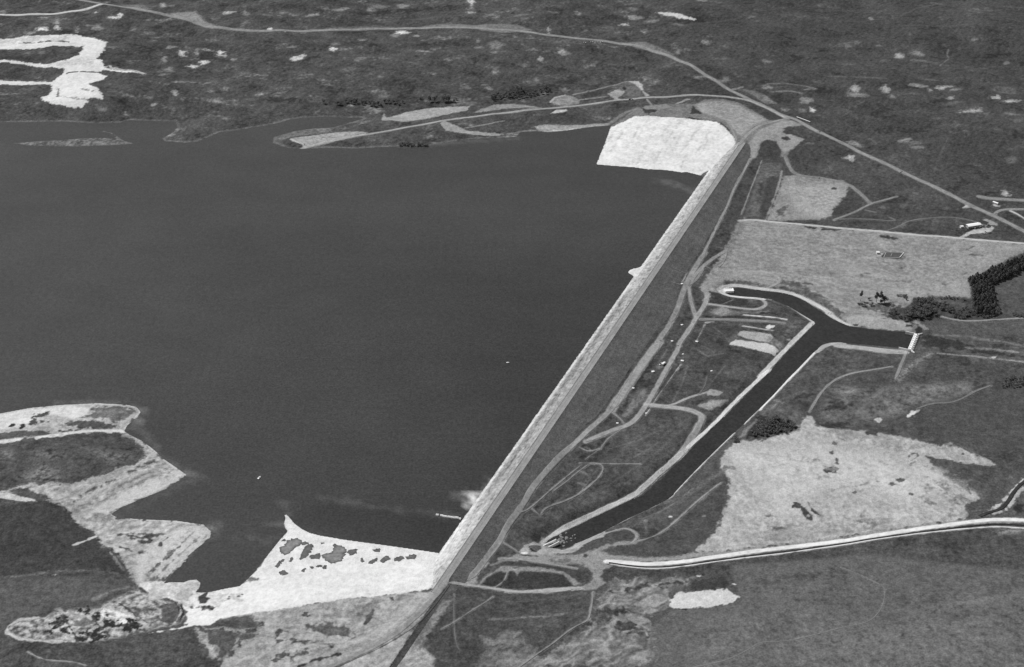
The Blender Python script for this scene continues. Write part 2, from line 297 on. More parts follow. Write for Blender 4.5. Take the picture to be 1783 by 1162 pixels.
# ---- right of the lower embankment
poly(82, "a 850,335 1000,360 1240,400 1496,450 1496,760 1250,850 1160,860 1180,960 1100,1100 1050,1162 680,1162 690,1072 600,985 640,930 560,960 450,860 600,700 780,420", 4, 4, .14)
poly(142, "a 780,480 860,470 830,540 700,720 640,850 560,950 400,1040 310,1050 440,860 560,760 640,640 720,520", 5, 5, .10, .9, 18, 65)
poly(80, "a 830,560 870,540 740,700 640,900 590,960 560,930 640,800", 3, 4, .15)
poly(118, "a 1155,870 1300,850 1400,800 1496,790 z 960,1162 960,1230 840,1230 a 1110,1162 1190,1000", 4, 7, .10, 1, 16, 40)
poly(104, "z 1130,1092 1140,1230 1850,1230 1850,1000 1500,965 1270,985 1290,1050 1170,1060", 5, 4, .08)
poly(113, "z 1180,1090 1400,1040 1560,1090 1783,1060 1850,1230 1260,1230", 30, 20, .14, .7)
poly(132, "J 640,620 880,600 1180,590 1160,650 1040,700 1030,790 900,850 930,960 930,1100 900,1162 160,1162 350,1020 520,905 560,780 600,700", 6, 9, .08, 1, 26, 38)
poly(84, "J 0,720 400,700 520,700 500,850 400,900 0,920", 6, 5, .15); line(140, 2.2, "J -100,860 100,850 300,838 390,820", 3, 4, .3); line(120, 2, "J 0,750 200,740 500,700", 3, 4, .3, .7)
poly(74, "J 600,690 900,640 1150,620 1150,632 900,655 700,680", 3, 5, .2, .8); poly(86, "J 540,800 640,810 800,780 700,830 600,880 540,890", 4, 7, .2)
poly(88, "J 700,880 800,870 890,940 880,970 760,945 690,910", 3, 5, .2); line(185, 2, "J 740,940 800,930 880,935 890,960", 2, 2); line(160, 2.4, "J 780,860 840,890 900,925", 2, 3)
poly(212, "J 1035,735 1080,697 1200,683 1380,665 1420,690 1470,720 1450,745 1380,770 1250,785 1100,795 1045,800", 1.5, 3, .05)
poly(70, "J 1160,630 1260,600 1400,610 1420,640 1380,662 1200,680 1150,670", 3, 4, .10); blob(225, "J 1215,590 1240,588 1440,640", 4, 1.4, 1, 2); blob(70, "J 1250,582", 6, 2, 1, 3); line(60, 1.6, "J 1050,804 1140,797", 1, 1)
blob(70, "J 1100,545 1400,540", 14, 2, 3, 3)
poly(72, "J 530,865 430,920 330,995 350,1000 470,930 530,890", 2, 3, .1)
poly(160, "a 1150,110 1210,120 1090,250 1110,330 950,312 860,290 960,265 1050,215", 4, 4, .08)
line(186, 1.5, "a 842,300 760,352 700,440 560,660 430,850 310,1045", 1.2, 1)
for q in ["G 0,640 300,600 520,560", "G 900,760 1300,720 1660,640", "G 1100,860 1400,820 1660,830"]: line(84, 9, q, 16, 14, .2, .5)
for q in ["G 100,700 400,660 520,700", "G 1000,790 1300,760 1660,700", "G 500,1010 900,940 1300,900 1660,860", "G 1000,1100 1300,1000 1660,960"]: line(128, 12, q, 22, 18, .3, .5)
# ---- junction, dark hollows
poly(152, "R 150,470 430,500 640,480 880,480 1060,430 1250,360 1400,320 1640,300 1660,350 1500,370 1320,390 1200,430 1300,470 1500,490 1743,510 J 1100,465 1170,440 1400,430 1660,400 G 500,343 800,300 1100,256 1280,232 1400,228 S 760,735 1039,740 1039,800 G 1200,265 600,350 0,420 J 1500,440 1100,490 900,505 700,490 R 1270,560 1280,600 1340,620 1240,680 1210,760 1270,850 1150,910 1000,930 780,930 640,930 640,900 860,880 1000,870 1080,800 1090,720 1030,640 900,600 700,610 430,580 0,545", 3, 3, .07)
poly(118, "R 560,560 760,520 900,560 980,620 820,600 640,590", 4, 4, .1)
poly(74, "R 0,565 300,590 600,620 850,655 1000,695 1070,760 1040,850 900,812 1000,800 900,745 740,690 600,665 300,640 0,650", 2, 2, .10)
poly(148, "R -60,640 300,640 600,670 740,700 900,812 960,850 860,880 790,800 720,730 500,690 170,690 150,760 130,700 40,690 20,760 0,780", 2, 3, .12)
poly(66, "R 170,720 240,690 400,700 650,720 730,740 800,810 865,872 600,910 300,915 0,905 -60,850 0,800 100,800", 2, 2, .07); blob(72, "R 80,745", 7, 7, 2, 2)
poly(64, "K 1480,592 1560,562 1640,562 1660,590 J 60,610 0,640 K 1560,668 1430,640", 2, 2, .08)
poly(170, "R 160,445 230,360 400,320 470,260 520,300 450,400 500,350 620,400 720,410 860,370 1000,290 1250,180 1250,250 1090,300 950,400 820,470 600,482 430,500 300,480", 2, 3, .10)
poly(98, "R 290,370 330,350 440,370 450,400 410,450 350,430", 1.5, 2, .2); line(56, 2, "R 300,380 340,420 380,440 410,445", 1, 1); blob(245, "R 240,462", 5, 2.2, 1, 1.5); line(56, 1.4, "R 210,482 300,492", 1, 1)
poly(88, "R 880,460 1000,380 1100,310 1250,300 1200,360 1100,400 950,470 860,480", 2, 2, .08); blob(82, "R 1010,490", 4, 4, 1, 1)
poly(82, "R 1260,240 1380,180 1500,165 1600,200 1610,250 1560,290 1350,310 1250,300", 2, 2, .1)
poly(84, "R 1320,390 1500,360 1640,350 1743,330 J 1000,330 1150,180 1360,10 1400,20 1395,120 1350,250 1260,360 1170,435 1000,465 850,460 700,440", 2.5, 3, .10)
line(150, 4, "K 1420,650 1460,600 1560,540 1660,530 J 200,550 340,565", 3, 2); line(140, 3, "K 1500,520 1580,490 1660,488 J 40,490", 3, 2)
# ---- big bright field
poly(180, "F 280,640 360,640 380,700 500,722 700,738 900,765 1050,795 1200,835 1300,830 1370,850 1480,910 1605,967 1580,977 1400,960 1200,925 1110,905 1180,980 1260,1060 1330,1100 1420,1160 G 1300,0 1340,60 1400,100 1320,120 1300,160 1290,230 1100,257 800,302 500,347 0,405 J 1660,402 1400,432 1170,440 1250,380 1330,300 1370,200 1400,100 1400,0 I 1520,1100 1500,1050 1440,960 1480,880 1540,820 1782,790 F 0,810 140,762 250,735 270,700", 3, 4, .07, 1, 9, 105)
poly(205, "F 600,880 800,900 950,950 1000,1000 1150,960 1300,1100 1300,1160 G 900,100 700,60 400,30 z 1360,900 I 1520,900 1640,840 F 200,850 400,870", 30, 15, .06, .7)
poly(150, "G 0,290 350,240 560,290 800,230 850,290 500,345 0,402", 15, 12, .12, .6)
poly(150, "F 380,700 700,740 900,770 1200,845 1000,850 800,830 500,780", 10, 8, .12, .6)
for q in ["1100,0 1040,60 1060,120", "1180,80 1230,110 1200,200", "1150,30 1250,90 1290,130", "640,200 700,280"]: line(128, 9, "G "+q, 7, 8, .2, .55)
for q, rx, ry in [("498,822", 5, 5), ("485,880", 4, 2.5), ("910,938", 2.5, 1.6), ("950,1075", 7, 4), ("890,1095", 6, 3), ("520,945", 4, 6)]: blob(104, "F "+q, rx, ry, 1.5, 2.5)
poly(102, "F 435,1005 470,980 520,995 520,1040 490,1025 450,1020", 2, 4, .15); blob(160, "F 495,1012", 2, 1.5, 1, 1)
line(112, 2, "F 1000,940 1010,895 1060,888 1070,905 1030,935 1000,942", 1.2, 1.5); line(108, 3, "F 1010,965 1050,945", 2, 2, .1, .7)
poly(84, "G 205,160 215,125 240,125 280,160 330,210 330,238 290,232 270,200 255,165", 1.5, 2, .15); poly(84, "G 318,150 365,200 345,203 318,170", 1.5, 2); line(120, 2, "G 255,95 295,105 315,150", 1.5, 1.5); blob(165, "G 305,210", 2.5, 2.5, 1, 1)
blob(120, "G 60,215 120,285", 7, 2, 3, 4); blob(110, "G 597,62 950,72", 3, 2.4, 1.5, 2)
line(205, 2.6, "F 1590,970 1400,860 1290,805 1260,800", 3, 3, .1, .5); blob(150, "F 1290,822", 8, 4, 3, 4); blob(90, "F 1370,893", 3, 1.4, 1, 1)
poly(165, "F 1180,980 1270,1040 1330,1060 1430,1070 1400,1090 1460,1162 1300,1162", 8, 12, .2, .5)
for k in range(16):
    x0, y0 = random.uniform(120, 1000), random.uniform(800, 1150); line(random.choice([160, 196, 204]), random.uniform(1.5, 3), "F %d,%d %d,%d %d,%d" % (x0, y0, x0+90, y0-25+random.uniform(-20, 20), x0+220, y0-10+random.uniform(-40, 30)), 3, 4, .2, .55)
for q in ["F 300,760 260,950 200,1150", "F 340,740 420,900 520,1000", "G 100,60 300,120 560,110 800,60", "G 20,330 400,250 800,210 1100,200", "J 1480,160 1520,260 1640,300"]: line(200, 2.4, q, 3, 3, .15, .6)
# ---- middle right meadow
poly(86, "F 380,190 600,210 900,220 960,300 900,390 1000,430 700,430 500,420 380,560 260,540 150,500 300,320", 6, 5, .16)
poly(104, "F 500,420 700,430 1100,420 1400,400 1450,470 1200,560 1100,560 900,640 800,700 500,700 380,640 400,540", 8, 8, .2, .9)
poly(72, "F 240,520 300,480 340,490 320,525", 3, 4); poly(72, "F 680,480 760,475 740,500 690,505", 3, 5); poly(70, "F 450,560 560,540 620,560 560,590 460,590", 5, 6, .2, .8); poly(76, "F 980,570 1100,540 1090,570 1000,605", 2, 4)
poly(140, "F 470,440 650,440 680,470 600,520 520,480", 8, 10, .3, .6); poly(140, "F 940,340 1030,270 1150,205 1175,215 1100,270 1010,330 960,400 900,410", 4, 9, .25, .85, 16)
poly(142, "F 700,560 760,500 850,440 870,450 790,510 690,590", 6, 5, .2, .6)
poly(120, "F 600,620 1000,420 1400,400 1440,460 1300,540 1000,600 800,680", 12, 12, .25, .45)
for q in ["800,665", "1030,618"]: blob(215, "F "+q, 5, 3, 1.5, 3)
line(225, 3, "F 995,640 1070,600", 1.5, 2)
poly(68, "F 400,690 500,675 620,690 600,720 450,720", 3, 5, .15); poly(84, "F 720,740 790,740 790,765 730,760", 2, 3)
poly(96, "F 0,600 60,560 280,560 300,640 270,700 200,690 0,700 I 1700,640", 5, 5, .16, .9); line(150, 4, "F 80,530 150,545", 4, 6, .3, .7)
poly(58, "I 1640,790 1620,760 1700,650 1782,620 F 0,650 100,640 220,690 265,712 180,745 60,770 0,775", 4, 5, .15); line(150, 3, "b 1180,390 1300,420", 2, 2)
blob(50, "b 215,680", 5, 3, 1, 2)
poly(150, "b 560,300 600,310 480,440 440,480 370,600 280,610 330,500 440,420", 3, 4, .25, .8)
# right margin fields
poly(87, "F 1100,560 1300,550 1782,440 1782,1100 z 1850,900 1850,760 F 1500,900 1300,830 1100,700", 10, 8, .08)
poly(95, "T 1090,900 1200,930 1500,920 1760,910 z 1850,560 1850,600 T 1760,1080 1400,1060 900,1040 750,1000 800,930", 4, 5, .10)
poly(66, "F 1110,90 1300,120 1500,190 1782,230 1782,245 1500,215 1300,180 1100,180", 4, 4, .12)
line(145, 2.6, "F 1180,90 1400,100 1500,120 1640,135 1782,165", 4, 5, .3, .8); line(158, 3, "F 1400,180 1560,185 1782,212", 3, 5, .3, .8); line(150, 2, "F 1200,215 1450,235 1782,272", 2, 3, .3)
blob(215, "F 1580,243", 4, 1.4, 1, 1)
# ---- field below the farm road
poly(150, "N 1125,1020 1300,1030 E 280,435 560,462 900,487 1200,510 1400,532 1782,568 1850,600 1782,612 1700,652 1600,702 1480,772 1405,792 1425,900 1425,930 1180,912 1050,930 900,1000 860,1055 900,1072 1010,1090 1040,1112 1015,1152 850,1140 700,1128 600,1112 545,1060 400,960 250,880 150,850 0,850 O 1040,235 900,245 620,210 560,260 440,270 340,240 410,120 500,0 H 1500,560 1570,420", 3, 4, .07, 1, 9, 160)
poly(168, "E 900,780 1200,800 1410,800 1420,900 1180,910 1040,925 900,900 600,800 500,700 800,740", 20, 12, .08, .6); poly(164, "E 1420,560 1782,575 1782,610 1600,700 1420,780 1300,700 1400,620", 15, 8, .08, .6)
poly(172, "E 560,1060 700,1040 900,1060 1010,1095 1035,1120 1010,1150 850,1140 620,1112", 5, 4, .08)
poly(92, "E 130,790 280,838 400,905 480,955 545,1020 540,1060 430,985 300,900 200,850 120,835", 6, 5, .15, .9)
poly(96, "O 480,180 700,160 900,190 1050,225 900,232 700,195 520,225", 4, 4, .12, .9); line(180, 2.5, "O 440,140 600,130 780,95 960,88", 4, 4, .1, .6)
for q in ["820,510 920,522", "310,446 370,452", "420,462 540,462", "150,405 210,407"]: line(72, 3.4, "E "+q, 1.5, 2)
poly(76, "T 290,70 400,65 480,85 460,102 400,92", 1.5, 2); line(98, 3, "E 250,822 350,832", 2, 2); line(110, 2, "E 1400,600 1450,577", 2, 2); line(110, 2.4, "E 1420,635 1500,640", 2, 2)
for i in range(12):
    a_, b_ = random.uniform(600, 1380), random.uniform(560, 880); line(126, 2.2, "E %f,%f %f,%f" % (a_, b_, a_+50, b_-random.uniform(5, 35)), 2, 3, .2, .7)
for k in range(18):
    x0, y0 = random.uniform(0, 1150), random.uniform(480, 860); line(random.choice([136, 164, 170]), random.uniform(1.3, 2.4), "E %d,%d %d,%d %d,%d" % (x0, y0, x0+120, y0+30, x0+260, y0+40+random.uniform(-20, 40)), 3, 4, .2, .5)
line(178, 1.6, "E 0,745 200,765 400,800 560,845 700,870 860,900", 2, 2, .1, .7); line(172, 1.6, "E 500,985 640,1020 900,1040", 2, 2, .1, .7)
# ---- small field and its surroundings
poly(104, "N 1265,630 1400,640 1395,700 1330,850 1290,1000 1150,1000 1200,830 1240,700", 5, 4, .14); poly(78, "E 60,100 130,110 90,250 40,390 0,380 0,160", 4, 3, .1)
poly(148, "E 165,100 250,95 400,112 560,135 600,165 595,240 545,290 490,372 400,398 40,402 90,300 130,190", 3, 4, .10); poly(172, "E 180,170 480,165 590,230 520,330 430,385 250,370 220,280", 12, 8, .10, .8)
blob(80, "E 497,187", 5, 2.6, 1, 1.5); poly(78, "E 600,200 700,270 620,340 490,380 490,340 560,260", 3, 3); poly(96, "E 130,320 190,300 160,370 110,380", 4, 5, .2, .7)
line(152, 3.2, "N 1400,690 1375,800 1335,910 1290,1020", 2, 2); line(140, 5, "N 1150,1010 1110,1090 1060,1162", 3, 3, .1, .8); line(128, 2, "N 1300,700 1270,860 1230,980", 4, 4, .2, .6)
# ---- beyond the dam: abutment
PADS = 1
poly(128, "N 430,265 640,240 820,235 880,208 1000,203 1100,225 1250,305 1340,345 1480,345 1530,380 1400,400 1480,450 1550,475 1450,560 1430,600 1390,600 1400,540 1360,490 1300,480 1260,500 1230,600 1190,612 1180,540 1165,490 1090,540 1060,440 960,355 780,335 430,322 240,390 200,385 360,300", 3, 3, .10)
poly(158, "N 1180,500 1250,410 1400,350 1470,350 1530,382 1400,402 1480,450 1545,475 1450,560 1400,560 1360,490 1300,478 1250,500 1225,600 1190,605", 4, 3, .07)
poly(158, "N 820,240 1000,215 1120,250 1300,345 1200,385 1130,460 1100,440 1020,350 850,290", 5, 4, .10)
blob(78, "N 1440,430", 8, 3.4, 1.5, 2); blob(78, "N 1430,470", 8, 2.4, 1.5, 2); poly(74, "N 1270,500 1320,480 1370,510 1395,560 1370,605 1280,605 1240,590", 3, 3, .1)
poly(66, "N 800,250 860,300 780,308 790,280", 2, 2); line(60, 2.4, "N 780,332 850,340", 1.5, 1.5); poly(80, "N 960,360 1000,370 1055,420 1020,425", 2, 2, .2)
poly(68, "N 1300,290 1380,300 1430,330 1350,350 1300,340 1240,300", 3, 3, .12, .8)
poly(70, "X 600,750 700,780 980,780 930,850 760,880 660,850", 2, 2, .1)
poly(146, "X 660,720 820,690 870,680 1170,655 1250,740 1060,770 1010,800 860,775 700,780", 1.5, 2, .06); line(150, 3, "X 730,560 860,710", 1.5, 1); line(160, 2.6, "X 1400,650 1500,620 1600,565 1678,560", 1.5, 1.5)
poly(92, "N 240,392 360,305 440,265 300,280 200,370", 3, 3, .1, .8); line(135, 3.4, "N 0,392 110,378 230,372 320,310 430,265", 2, 3, .12)
poly(233, "N 245,392 400,322 600,324 780,337 960,357 1050,430 1085,490 1092,545 1030,620 960,660 900,690 840,722 720,704 600,689 400,669 145,650 200,520", 1.2, 2.2, .06)
for q in ["450,370 350,540", "560,370 440,600 360,650", "720,350 640,460 560,600 540,640", "700,430 610,560", "820,420 780,480 720,560", "330,400 270,520", "900,480 850,580", "380,345 300,470 250,560", "500,345 420,480", "660,345 600,430 520,540", "780,360 700,480 640,600", "860,370 790,480", "940,370 880,470 800,600", "300,380 230,480", "620,560 580,640", "760,570 720,660", "480,560 420,650"]: line(208, 1.4, "N "+q, 7, 1.6, .10, .75)
line(160, 2.4, "N 1020,340 1060,400 1090,470 1100,520", 2, 1.5); line(170, 2.4, "N 1050,350 1110,440", 2, 1.5)
OPS.append(('P', BAR, 118., 3, 3, .16, 1., 10)); 
# ---- north shore: pads and pull-offs
poly(172, "B 870,800 890,770 900,795 960,780 1030,760 1200,728 1465,718 1450,745 1300,775 1180,800 1020,825 950,815 880,812", 2, 3, .08)
poly(150, "B 1545,735 1620,710 1782,700 C 60,705 200,720 280,730 0,735 B 1600,750 1480,762", 2, 3, .08)
poly(170, "B 255,935 400,915 560,895 700,888 780,895 640,925 480,965 360,995 335,1000 350,975 270,955", 3, 3, .12); line(215, 3, "B 350,1000 480,965 640,930 760,905", 3, 2)
poly(125, "B 280,885 420,865 540,870 500,900 300,920 200,945 150,940", 4, 4, .15, .8); line(205, 2, "B 255,940 290,955 340,975 345,995", 1.5, 1.5)
poly(170, "B 1260,830 1300,820 1380,850 1440,880 1600,900 1782,908 C 20,908 -40,915 B 1600,918 1400,900 1300,880", 2, 3, .08); line(150, 1.6, "B 1430,865 1600,835 1700,815", 1.5, 1.5); line(140, 1.4, "C 20,905 130,885 200,882", 2, 2)
poly(168, "C 190,855 260,842 440,848 600,838 700,832 680,850 600,860 440,882 290,893 230,880", 2.5, 3, .12); line(225, 1.4, "C 320,882 400,885 460,870", 1.5, 2); poly(205, "C 300,768 340,745 410,738 415,748 380,760", 1.5, 1.5)
poly(140, "C 300,690 330,655 400,640 460,652 500,680 500,700 400,715 350,712", 2, 2.5, .14); line(185, 2, "C 305,690 330,660 400,643", 1.5, 1.5)
poly(165, "C 680,630 720,605 800,605 810,625 760,660 800,680 740,675", 2, 3, .1); poly(112, "C 700,590 830,550 900,560 920,620 960,650 830,670 790,650 820,620", 3, 4, .16, .85)
poly(178, "C 820,550 900,546 925,570 935,620 975,645 950,650 915,610 880,570", 2, 2, .1); line(140, 2, "C 460,640 600,610 670,590 820,550", 2, 2); line(150, 1.5, "C 500,675 690,650", 1.5, 1.5)
blob(66, "C 803,598", 3.4, 2, 1, 1); poly(68, "C 500,640 640,605 760,600 680,640 510,665", 2, 3, .1, .7)
line(128, 1.3, "B 430,985 700,1000", 2, 2, .1, .5)
poly(64, "C 0,640 60,590 300,570 480,510 560,520 400,590 250,620 60,650", 12, 10, .12, .7); poly(66, "B 90,680 130,655 320,665 300,682 200,688", 4, 5, .12)
line(74, 3.4, "B 480,690 700,700 960,690", 6, 5, .15, .8)
# ---- far range
poly(228, "A -150,262 150,248 350,238 530,238 640,258 720,288 702,340 650,395 690,408 698,445 740,462 860,478 1000,502 860,490 720,472 655,487 722,515 700,535 600,565 660,600 697,665 560,668 600,690 545,727 460,722 380,705 285,677 285,655 330,640 350,600 340,570 -150,574 -150,543 200,550 350,555 400,515 440,490 430,462 340,458 180,440 -150,428 -150,410 170,418 330,432 440,405 530,370 560,335 560,312 200,332 -150,340", 2.5, 4, .05)
poly(190, "A 340,435 440,410 560,400 640,405 600,440 460,445", 6, 6, .1, .5); poly(200, "A 0,265 300,245 500,250 400,275 0,290", 5, 8, .1, .5)
line(92, 1.4, "A 130,292 470,283", 2, 3); line(96, 2, "A 460,491 650,489", 2, 3); line(120, 3, "A 395,600 390,650", 3, 3); line(170, 2, "A 400,655 560,670", 3, 4); line(165, 2, "A 560,600 620,615", 3, 4)
line(190, 3, "A 740,450 860,475 980,500", 4, 6, .2)
poly(150, "A 1130,92 1320,78 1400,150 1470,180 1440,200 1300,150 1180,120", 6, 5, .10); poly(120, "A 800,30 950,32 1020,60 980,75 860,55", 5, 6, .12, .8)
poly(128, "B 1100,185 1250,165 1480,172 1560,165 1782,168 C 100,175 180,205 0,222 B 1500,195", 5, 4, .10); poly(125, "C 780,290 930,282 1000,305 1090,340 1130,370 1000,345 900,330", 5, 4, .12); line(118, 2.4, "B 500,195 750,185 830,175 950,190", 4, 5, .2)
poly(100, "C 220,250 660,272 640,300 560,300 340,295 240,285", 6, 6, .2, .8)
A_ = "A "; 
for reg, items in {
 'A': "290,195,9,4,225 205,225,6,2,170 385,185,4,4,205 385,155,2,3,190 660,185,9,4,140 760,120,9,2,210 812,105,4,4,225 520,200,3,5,160 1100,35,4,3,165 300,120,6,1.5,170 645,82,2,1,200 20,80,6,2,150 1230,360,6,5,190 1150,320,8,2,150 1330,350,3,6,150 1490,355,6,2.5,210 1500,375,8,1.5,190 1400,338,8,1.5,185 1375,420,7,3.4,215 1300,452,9,2.2,200 1110,400,4,3,150 1140,470,8,4,128 1540,85,9,2.5,185 1660,90,5,3,150 1180,628,4,5,175 1415,612,6,3,150 1460,685,10,2.4,150 1520,600,7,3,140 1040,710,4,2,175 850,770,4,3.4,150 1110,505,8,1.2,150 1620,195,5,2,120 1010,225,9,3,125 690,735,6,3,125 1650,495,9,2,118 1520,800,4,1.4,150 1570,405,4,2.2,150",
 'B': "310,390,12,5,205 540,328,5,3,225 560,295,6,3,140 1000,222,11,3.2,215 960,240,6,3,140 1100,242,3,1.6,160 410,100,10,2.4,165 590,65,14,2.4,140 800,65,8,4,130 860,45,14,3,132 1005,42,8,3.4,138 1475,12,7,4,200 1475,40,2,4,180 1470,86,9,1.4,180 1520,275,4,3.4,140 1640,305,13,6,118 1530,320,5,2,130 640,470,14,4,108 660,716,3,1.4,160 120,197,4,1.6,215 215,210,3,1.4,185 880,650,8,3,125 1590,600,6,3,125 740,270,5,1.6,140 80,100,9,1.4,120 200,85,5,1.6,130",
 'C': "860,120,13,4.4,150 800,168,6,2.6,190 980,145,12,3,125 860,62,9,2.6,125 1350,285,7,3.4,150 1480,395,6,2,110 385,350,5,4,205 410,365,7,2,150 235,400,4,2,185 290,210,3,5,160 680,190,17,5,98 1165,165,10,1.6,125 1090,450,9,2,105 1300,520,9,2,140 1480,540,9,4,128 120,100,12,1.6,125 330,85,9,1.4,125 130,440,4,4,120 210,540,3,5,125 70,245,2,3,150 1760,590,8,3,140 1320,5,9,1.6,150",
 'D': "940,380,7,4,165 1055,360,11,4,130 1080,410,16,1.8,120 840,410,9,1.8,110 640,600,8,6,150 650,640,18,4,125 850,600,7,5,165 890,650,4,3,140 1070,580,14,3.4,150 1240,592,14,2.4,165 1320,605,10,2,140 1150,610,3,3,170 1295,660,6,3,160 1300,695,14,2,115 1440,748,18,2.6,165 1590,660,9,3.6,178 1700,685,14,2.4,170 1660,610,20,7,108 980,945,10,3.4,165 1040,965,14,2.4,120 1060,995,12,2,135 640,970,12,3.6,140 310,680,10,6,135 355,740,5,3,225 290,745,9,3,115 170,740,8,2.4,140 610,1065,7,4.4,200 745,125,3,1.6,160 805,310,4,1.6,130 1435,270,5,1.6,130 1665,425,5,1.8,130 45,415,8,2.4,115 1220,800,10,1.2,110 1590,870,6,2,105 345,970,5,1.6,130 1700,770,10,1.4,130 1700,1080,8,5,105 1200,25,12,1.4,115 1525,55,5,1.2,130",
 'E': "1665,222,7,4,165 1590,295,4,1.6,225 1360,452,2,1.6,225 1255,320,4,2,110 965,432,3,2.4,150 970,305,4,2.4,112 830,315,4,2,112 1170,465,5,2,100 795,626,2.4,1.4,245 825,573,2,1.2,200"}.items():
    for it in items.split():
        a_ = it.split(','); blob(float(a_[4]), "%s %s,%s" % (reg, a_[0], a_[1]), float(a_[2])*1.12, float(a_[3])*1.12, 5, 7.5, .22, 1, 0)
poly(205, "C 1010,85 1050,82 1180,95 1240,115 1290,130 1270,137 1180,125 1080,105", 2.5, 4, .06)
line(66, 3.5, "B 700,100 850,90 960,80 1200,60 1430,50", 20, 12, .15, .7); blob(62, "A 1390,380", 15, 6, 5, 8, .1, .8); blob(62, "B 360,405 430,385 800,305", 8, 2.6, 4, 4, .1, .8); blob(70, "A 1500,410", 18, 3, 5, 6, .1, .7)
blob(58, "C 1010,270 100,165 185,380 75,335 45,90", 4, 1.4, 2, 2); blob(64, "D 100,680", 20, 8, 10, 6, .1, .7)
line(130, 1.6, "D 1275,330 1262,370 1275,400 1215,445", 3, 3); line(118, 1.3, "D 1270,930 1220,1040 1190,1120 1175,1160 E 1200,0 1180,50", 3, 3, .2, .9)
line(122, 1.4, "D 460,515 700,522 850,530", 4, 4, .2, .7); line(128, 2, "D 20,590 60,565 160,562 280,578 380,600 300,605", 3, 3, .2); line(120, 2.6, "D 80,620 200,615 280,630", 4, 4, .2)
line(108, 1.3, "D 950,110 1050,60 1200,25", 5, 5, .2, .7); line(106, 1.3, "D 940,170 1200,180 1450,160", 5, 6, .2, .6); line(108, 1.4, "D 1340,400 1500,398 1782,390", 5, 6, .2, .6); line(108, 1.2, "A 720,300 1000,285 1300,285 1782,262", 5, 6, .2, .7)
line(112, 1.2, "B 850,150 1200,120 1500,95", 5, 6, .2, .7); line(115, 1.3, "C 950,50 1000,20 1100,5", 4, 5, .2, .8); line(105, 1.2, "C 1180,180 1400,150 1560,130", 5, 6, .2, .6)
poly(126, "D 0,630 60,650 110,700 60,700 0,680", 4, 4, .15); poly(118, "N 1130,140 1220,150 1300,210 1310,245 1230,200", 3, 4, .15); line(135, 2.6, "N 1070,140 1130,125", 2, 2)
# ---- middle: outlet surroundings, stock ponds and pads
poly(132, "H 1590,395 1550,430 1510,560 1480,640 1440,700 1500,690 1540,560 1640,420", 3, 4, .12, .7)
poly(160, "V 1145,440 1170,400 1300,340 1450,330 1450,410 1400,450 1420,520 1300,500 1290,560 1230,640 1200,600 1200,520", 3, 4, .08)
poly(66, "V 1290,500 1420,530 1500,600 1743,590 1743,680 1400,650 1270,640 1280,590 1340,570 1290,540", 2, 3, .10)
poly(84, "O 440,460 500,440 640,460 850,470 1000,460 1100,440 1250,450 1380,560 1440,590 1200,830 1100,900 900,870 600,830 600,700 420,600 350,560", 6, 6, .16, .7)
poly(128, "O 420,490 470,450 560,435 680,470 880,480 1030,470 1050,490 800,505 640,520 460,520", 4, 5, .15, .9); blob(158, "O 560,478", 14, 6, 5, 5)
line(66, 3.4, "O 420,540 560,545 700,535 860,540 1000,560 1150,580", 2, 2, .15); line(66, 2.6, "O 960,495 1050,495 1120,515", 2, 3, .15); line(60, 2, "O 830,655 960,680 1080,685", 1.5, 2); line(62, 1.6, "O 1060,705 1095,735 1040,795 960,790 820,760 730,730", 1, 1.5); line(66, 2, "O 720,690 740,680", 1, 1)
poly(104, "O 1080,560 1230,570 1360,560 1420,590 1250,760 1150,800 1130,730 1150,640", 8, 8, .25, .7); blob(175, "O 1230,765", 4, 1.4, 1.5, 2)
poly(112, "O 600,790 700,690 730,670 740,740 650,800", 5, 5, .15, .8)
poly(172, "O 738,690 778,675 950,695 1060,708 1085,740 1040,788 950,785 800,750 722,715", 1, 1.2, .05)
poly(205, "O 630,805 700,765 850,782 1000,798 1100,830 1135,878 1090,922 980,885 800,842 640,820", 1.5, 2, .05)
poly(225, "O 1005,640 1040,615 1105,625 1080,645 1030,655", 1, 2, .05); poly(150, "O 1040,700 1130,790 1230,830 1150,880 1100,830 1040,795", 4, 5, .2, .7)
for q in ["1000,40 940,120 900,200", "1070,120 1020,200 960,300"]: line(112, 2.4, "I "+q, 4, 4, .2, .5)
poly(84, "I 970,290 1040,290 1180,130 1130,100 1060,200", 4, 4, .12, .6)
poly(132, "W 560,700 640,680 680,720 600,850 500,960 380,1070 330,1050 420,940 530,820 560,760", 3, 5, .18, .8); poly(130, "W 780,390 820,330 900,320 900,360 840,420", 2, 4, .2, .9); line(118, 3, "W 900,220 860,300", 3, 4, .3, .7)
line(60, 5, "W 880,60 760,250 660,420 520,640 400,830 300,1000", 4, 3, .14, .75)
blob(66, "W 720,330 690,380 660,440", 5, 3.4, 1, 1.5); 
poly(150, "I 1290,570 1380,530 1500,530 1440,570 1360,600", 3, 4, .15); line(88, 2, "I 1180,560 1300,580 1360,600", 2, 2); poly(158, "I 1350,470 1375,455 1470,475 1450,500 1360,500", 1.5, 2, .06)
line(76, 5, "I 1180,740 1100,880 1000,960", 8, 6, .15, .4)
poly(98, "I 640,960 900,975 1180,760 1240,680 1290,640 1180,620 1000,620 900,700 800,800", 8, 6, .16, .6)
poly(92, "J 250,160 400,120 640,0 700,60 500,200 300,290 200,330 100,260 100,200", 8, 5, .16, .7)
for q in ["510,1010 560,1040", "490,1090 540,1100", "520,1130 560,1060", "540,850 600,880"]: line(150, 2, "I "+q, 2, 4, .3, .8)
line(112, 2, "I 1240,690 1060,850 900,970 700,1100 600,1162", 3, 3, .2, .7); line(80, 3.5, "I 460,880 380,960 260,1080 180,1162", 4, 3, .1, .7)
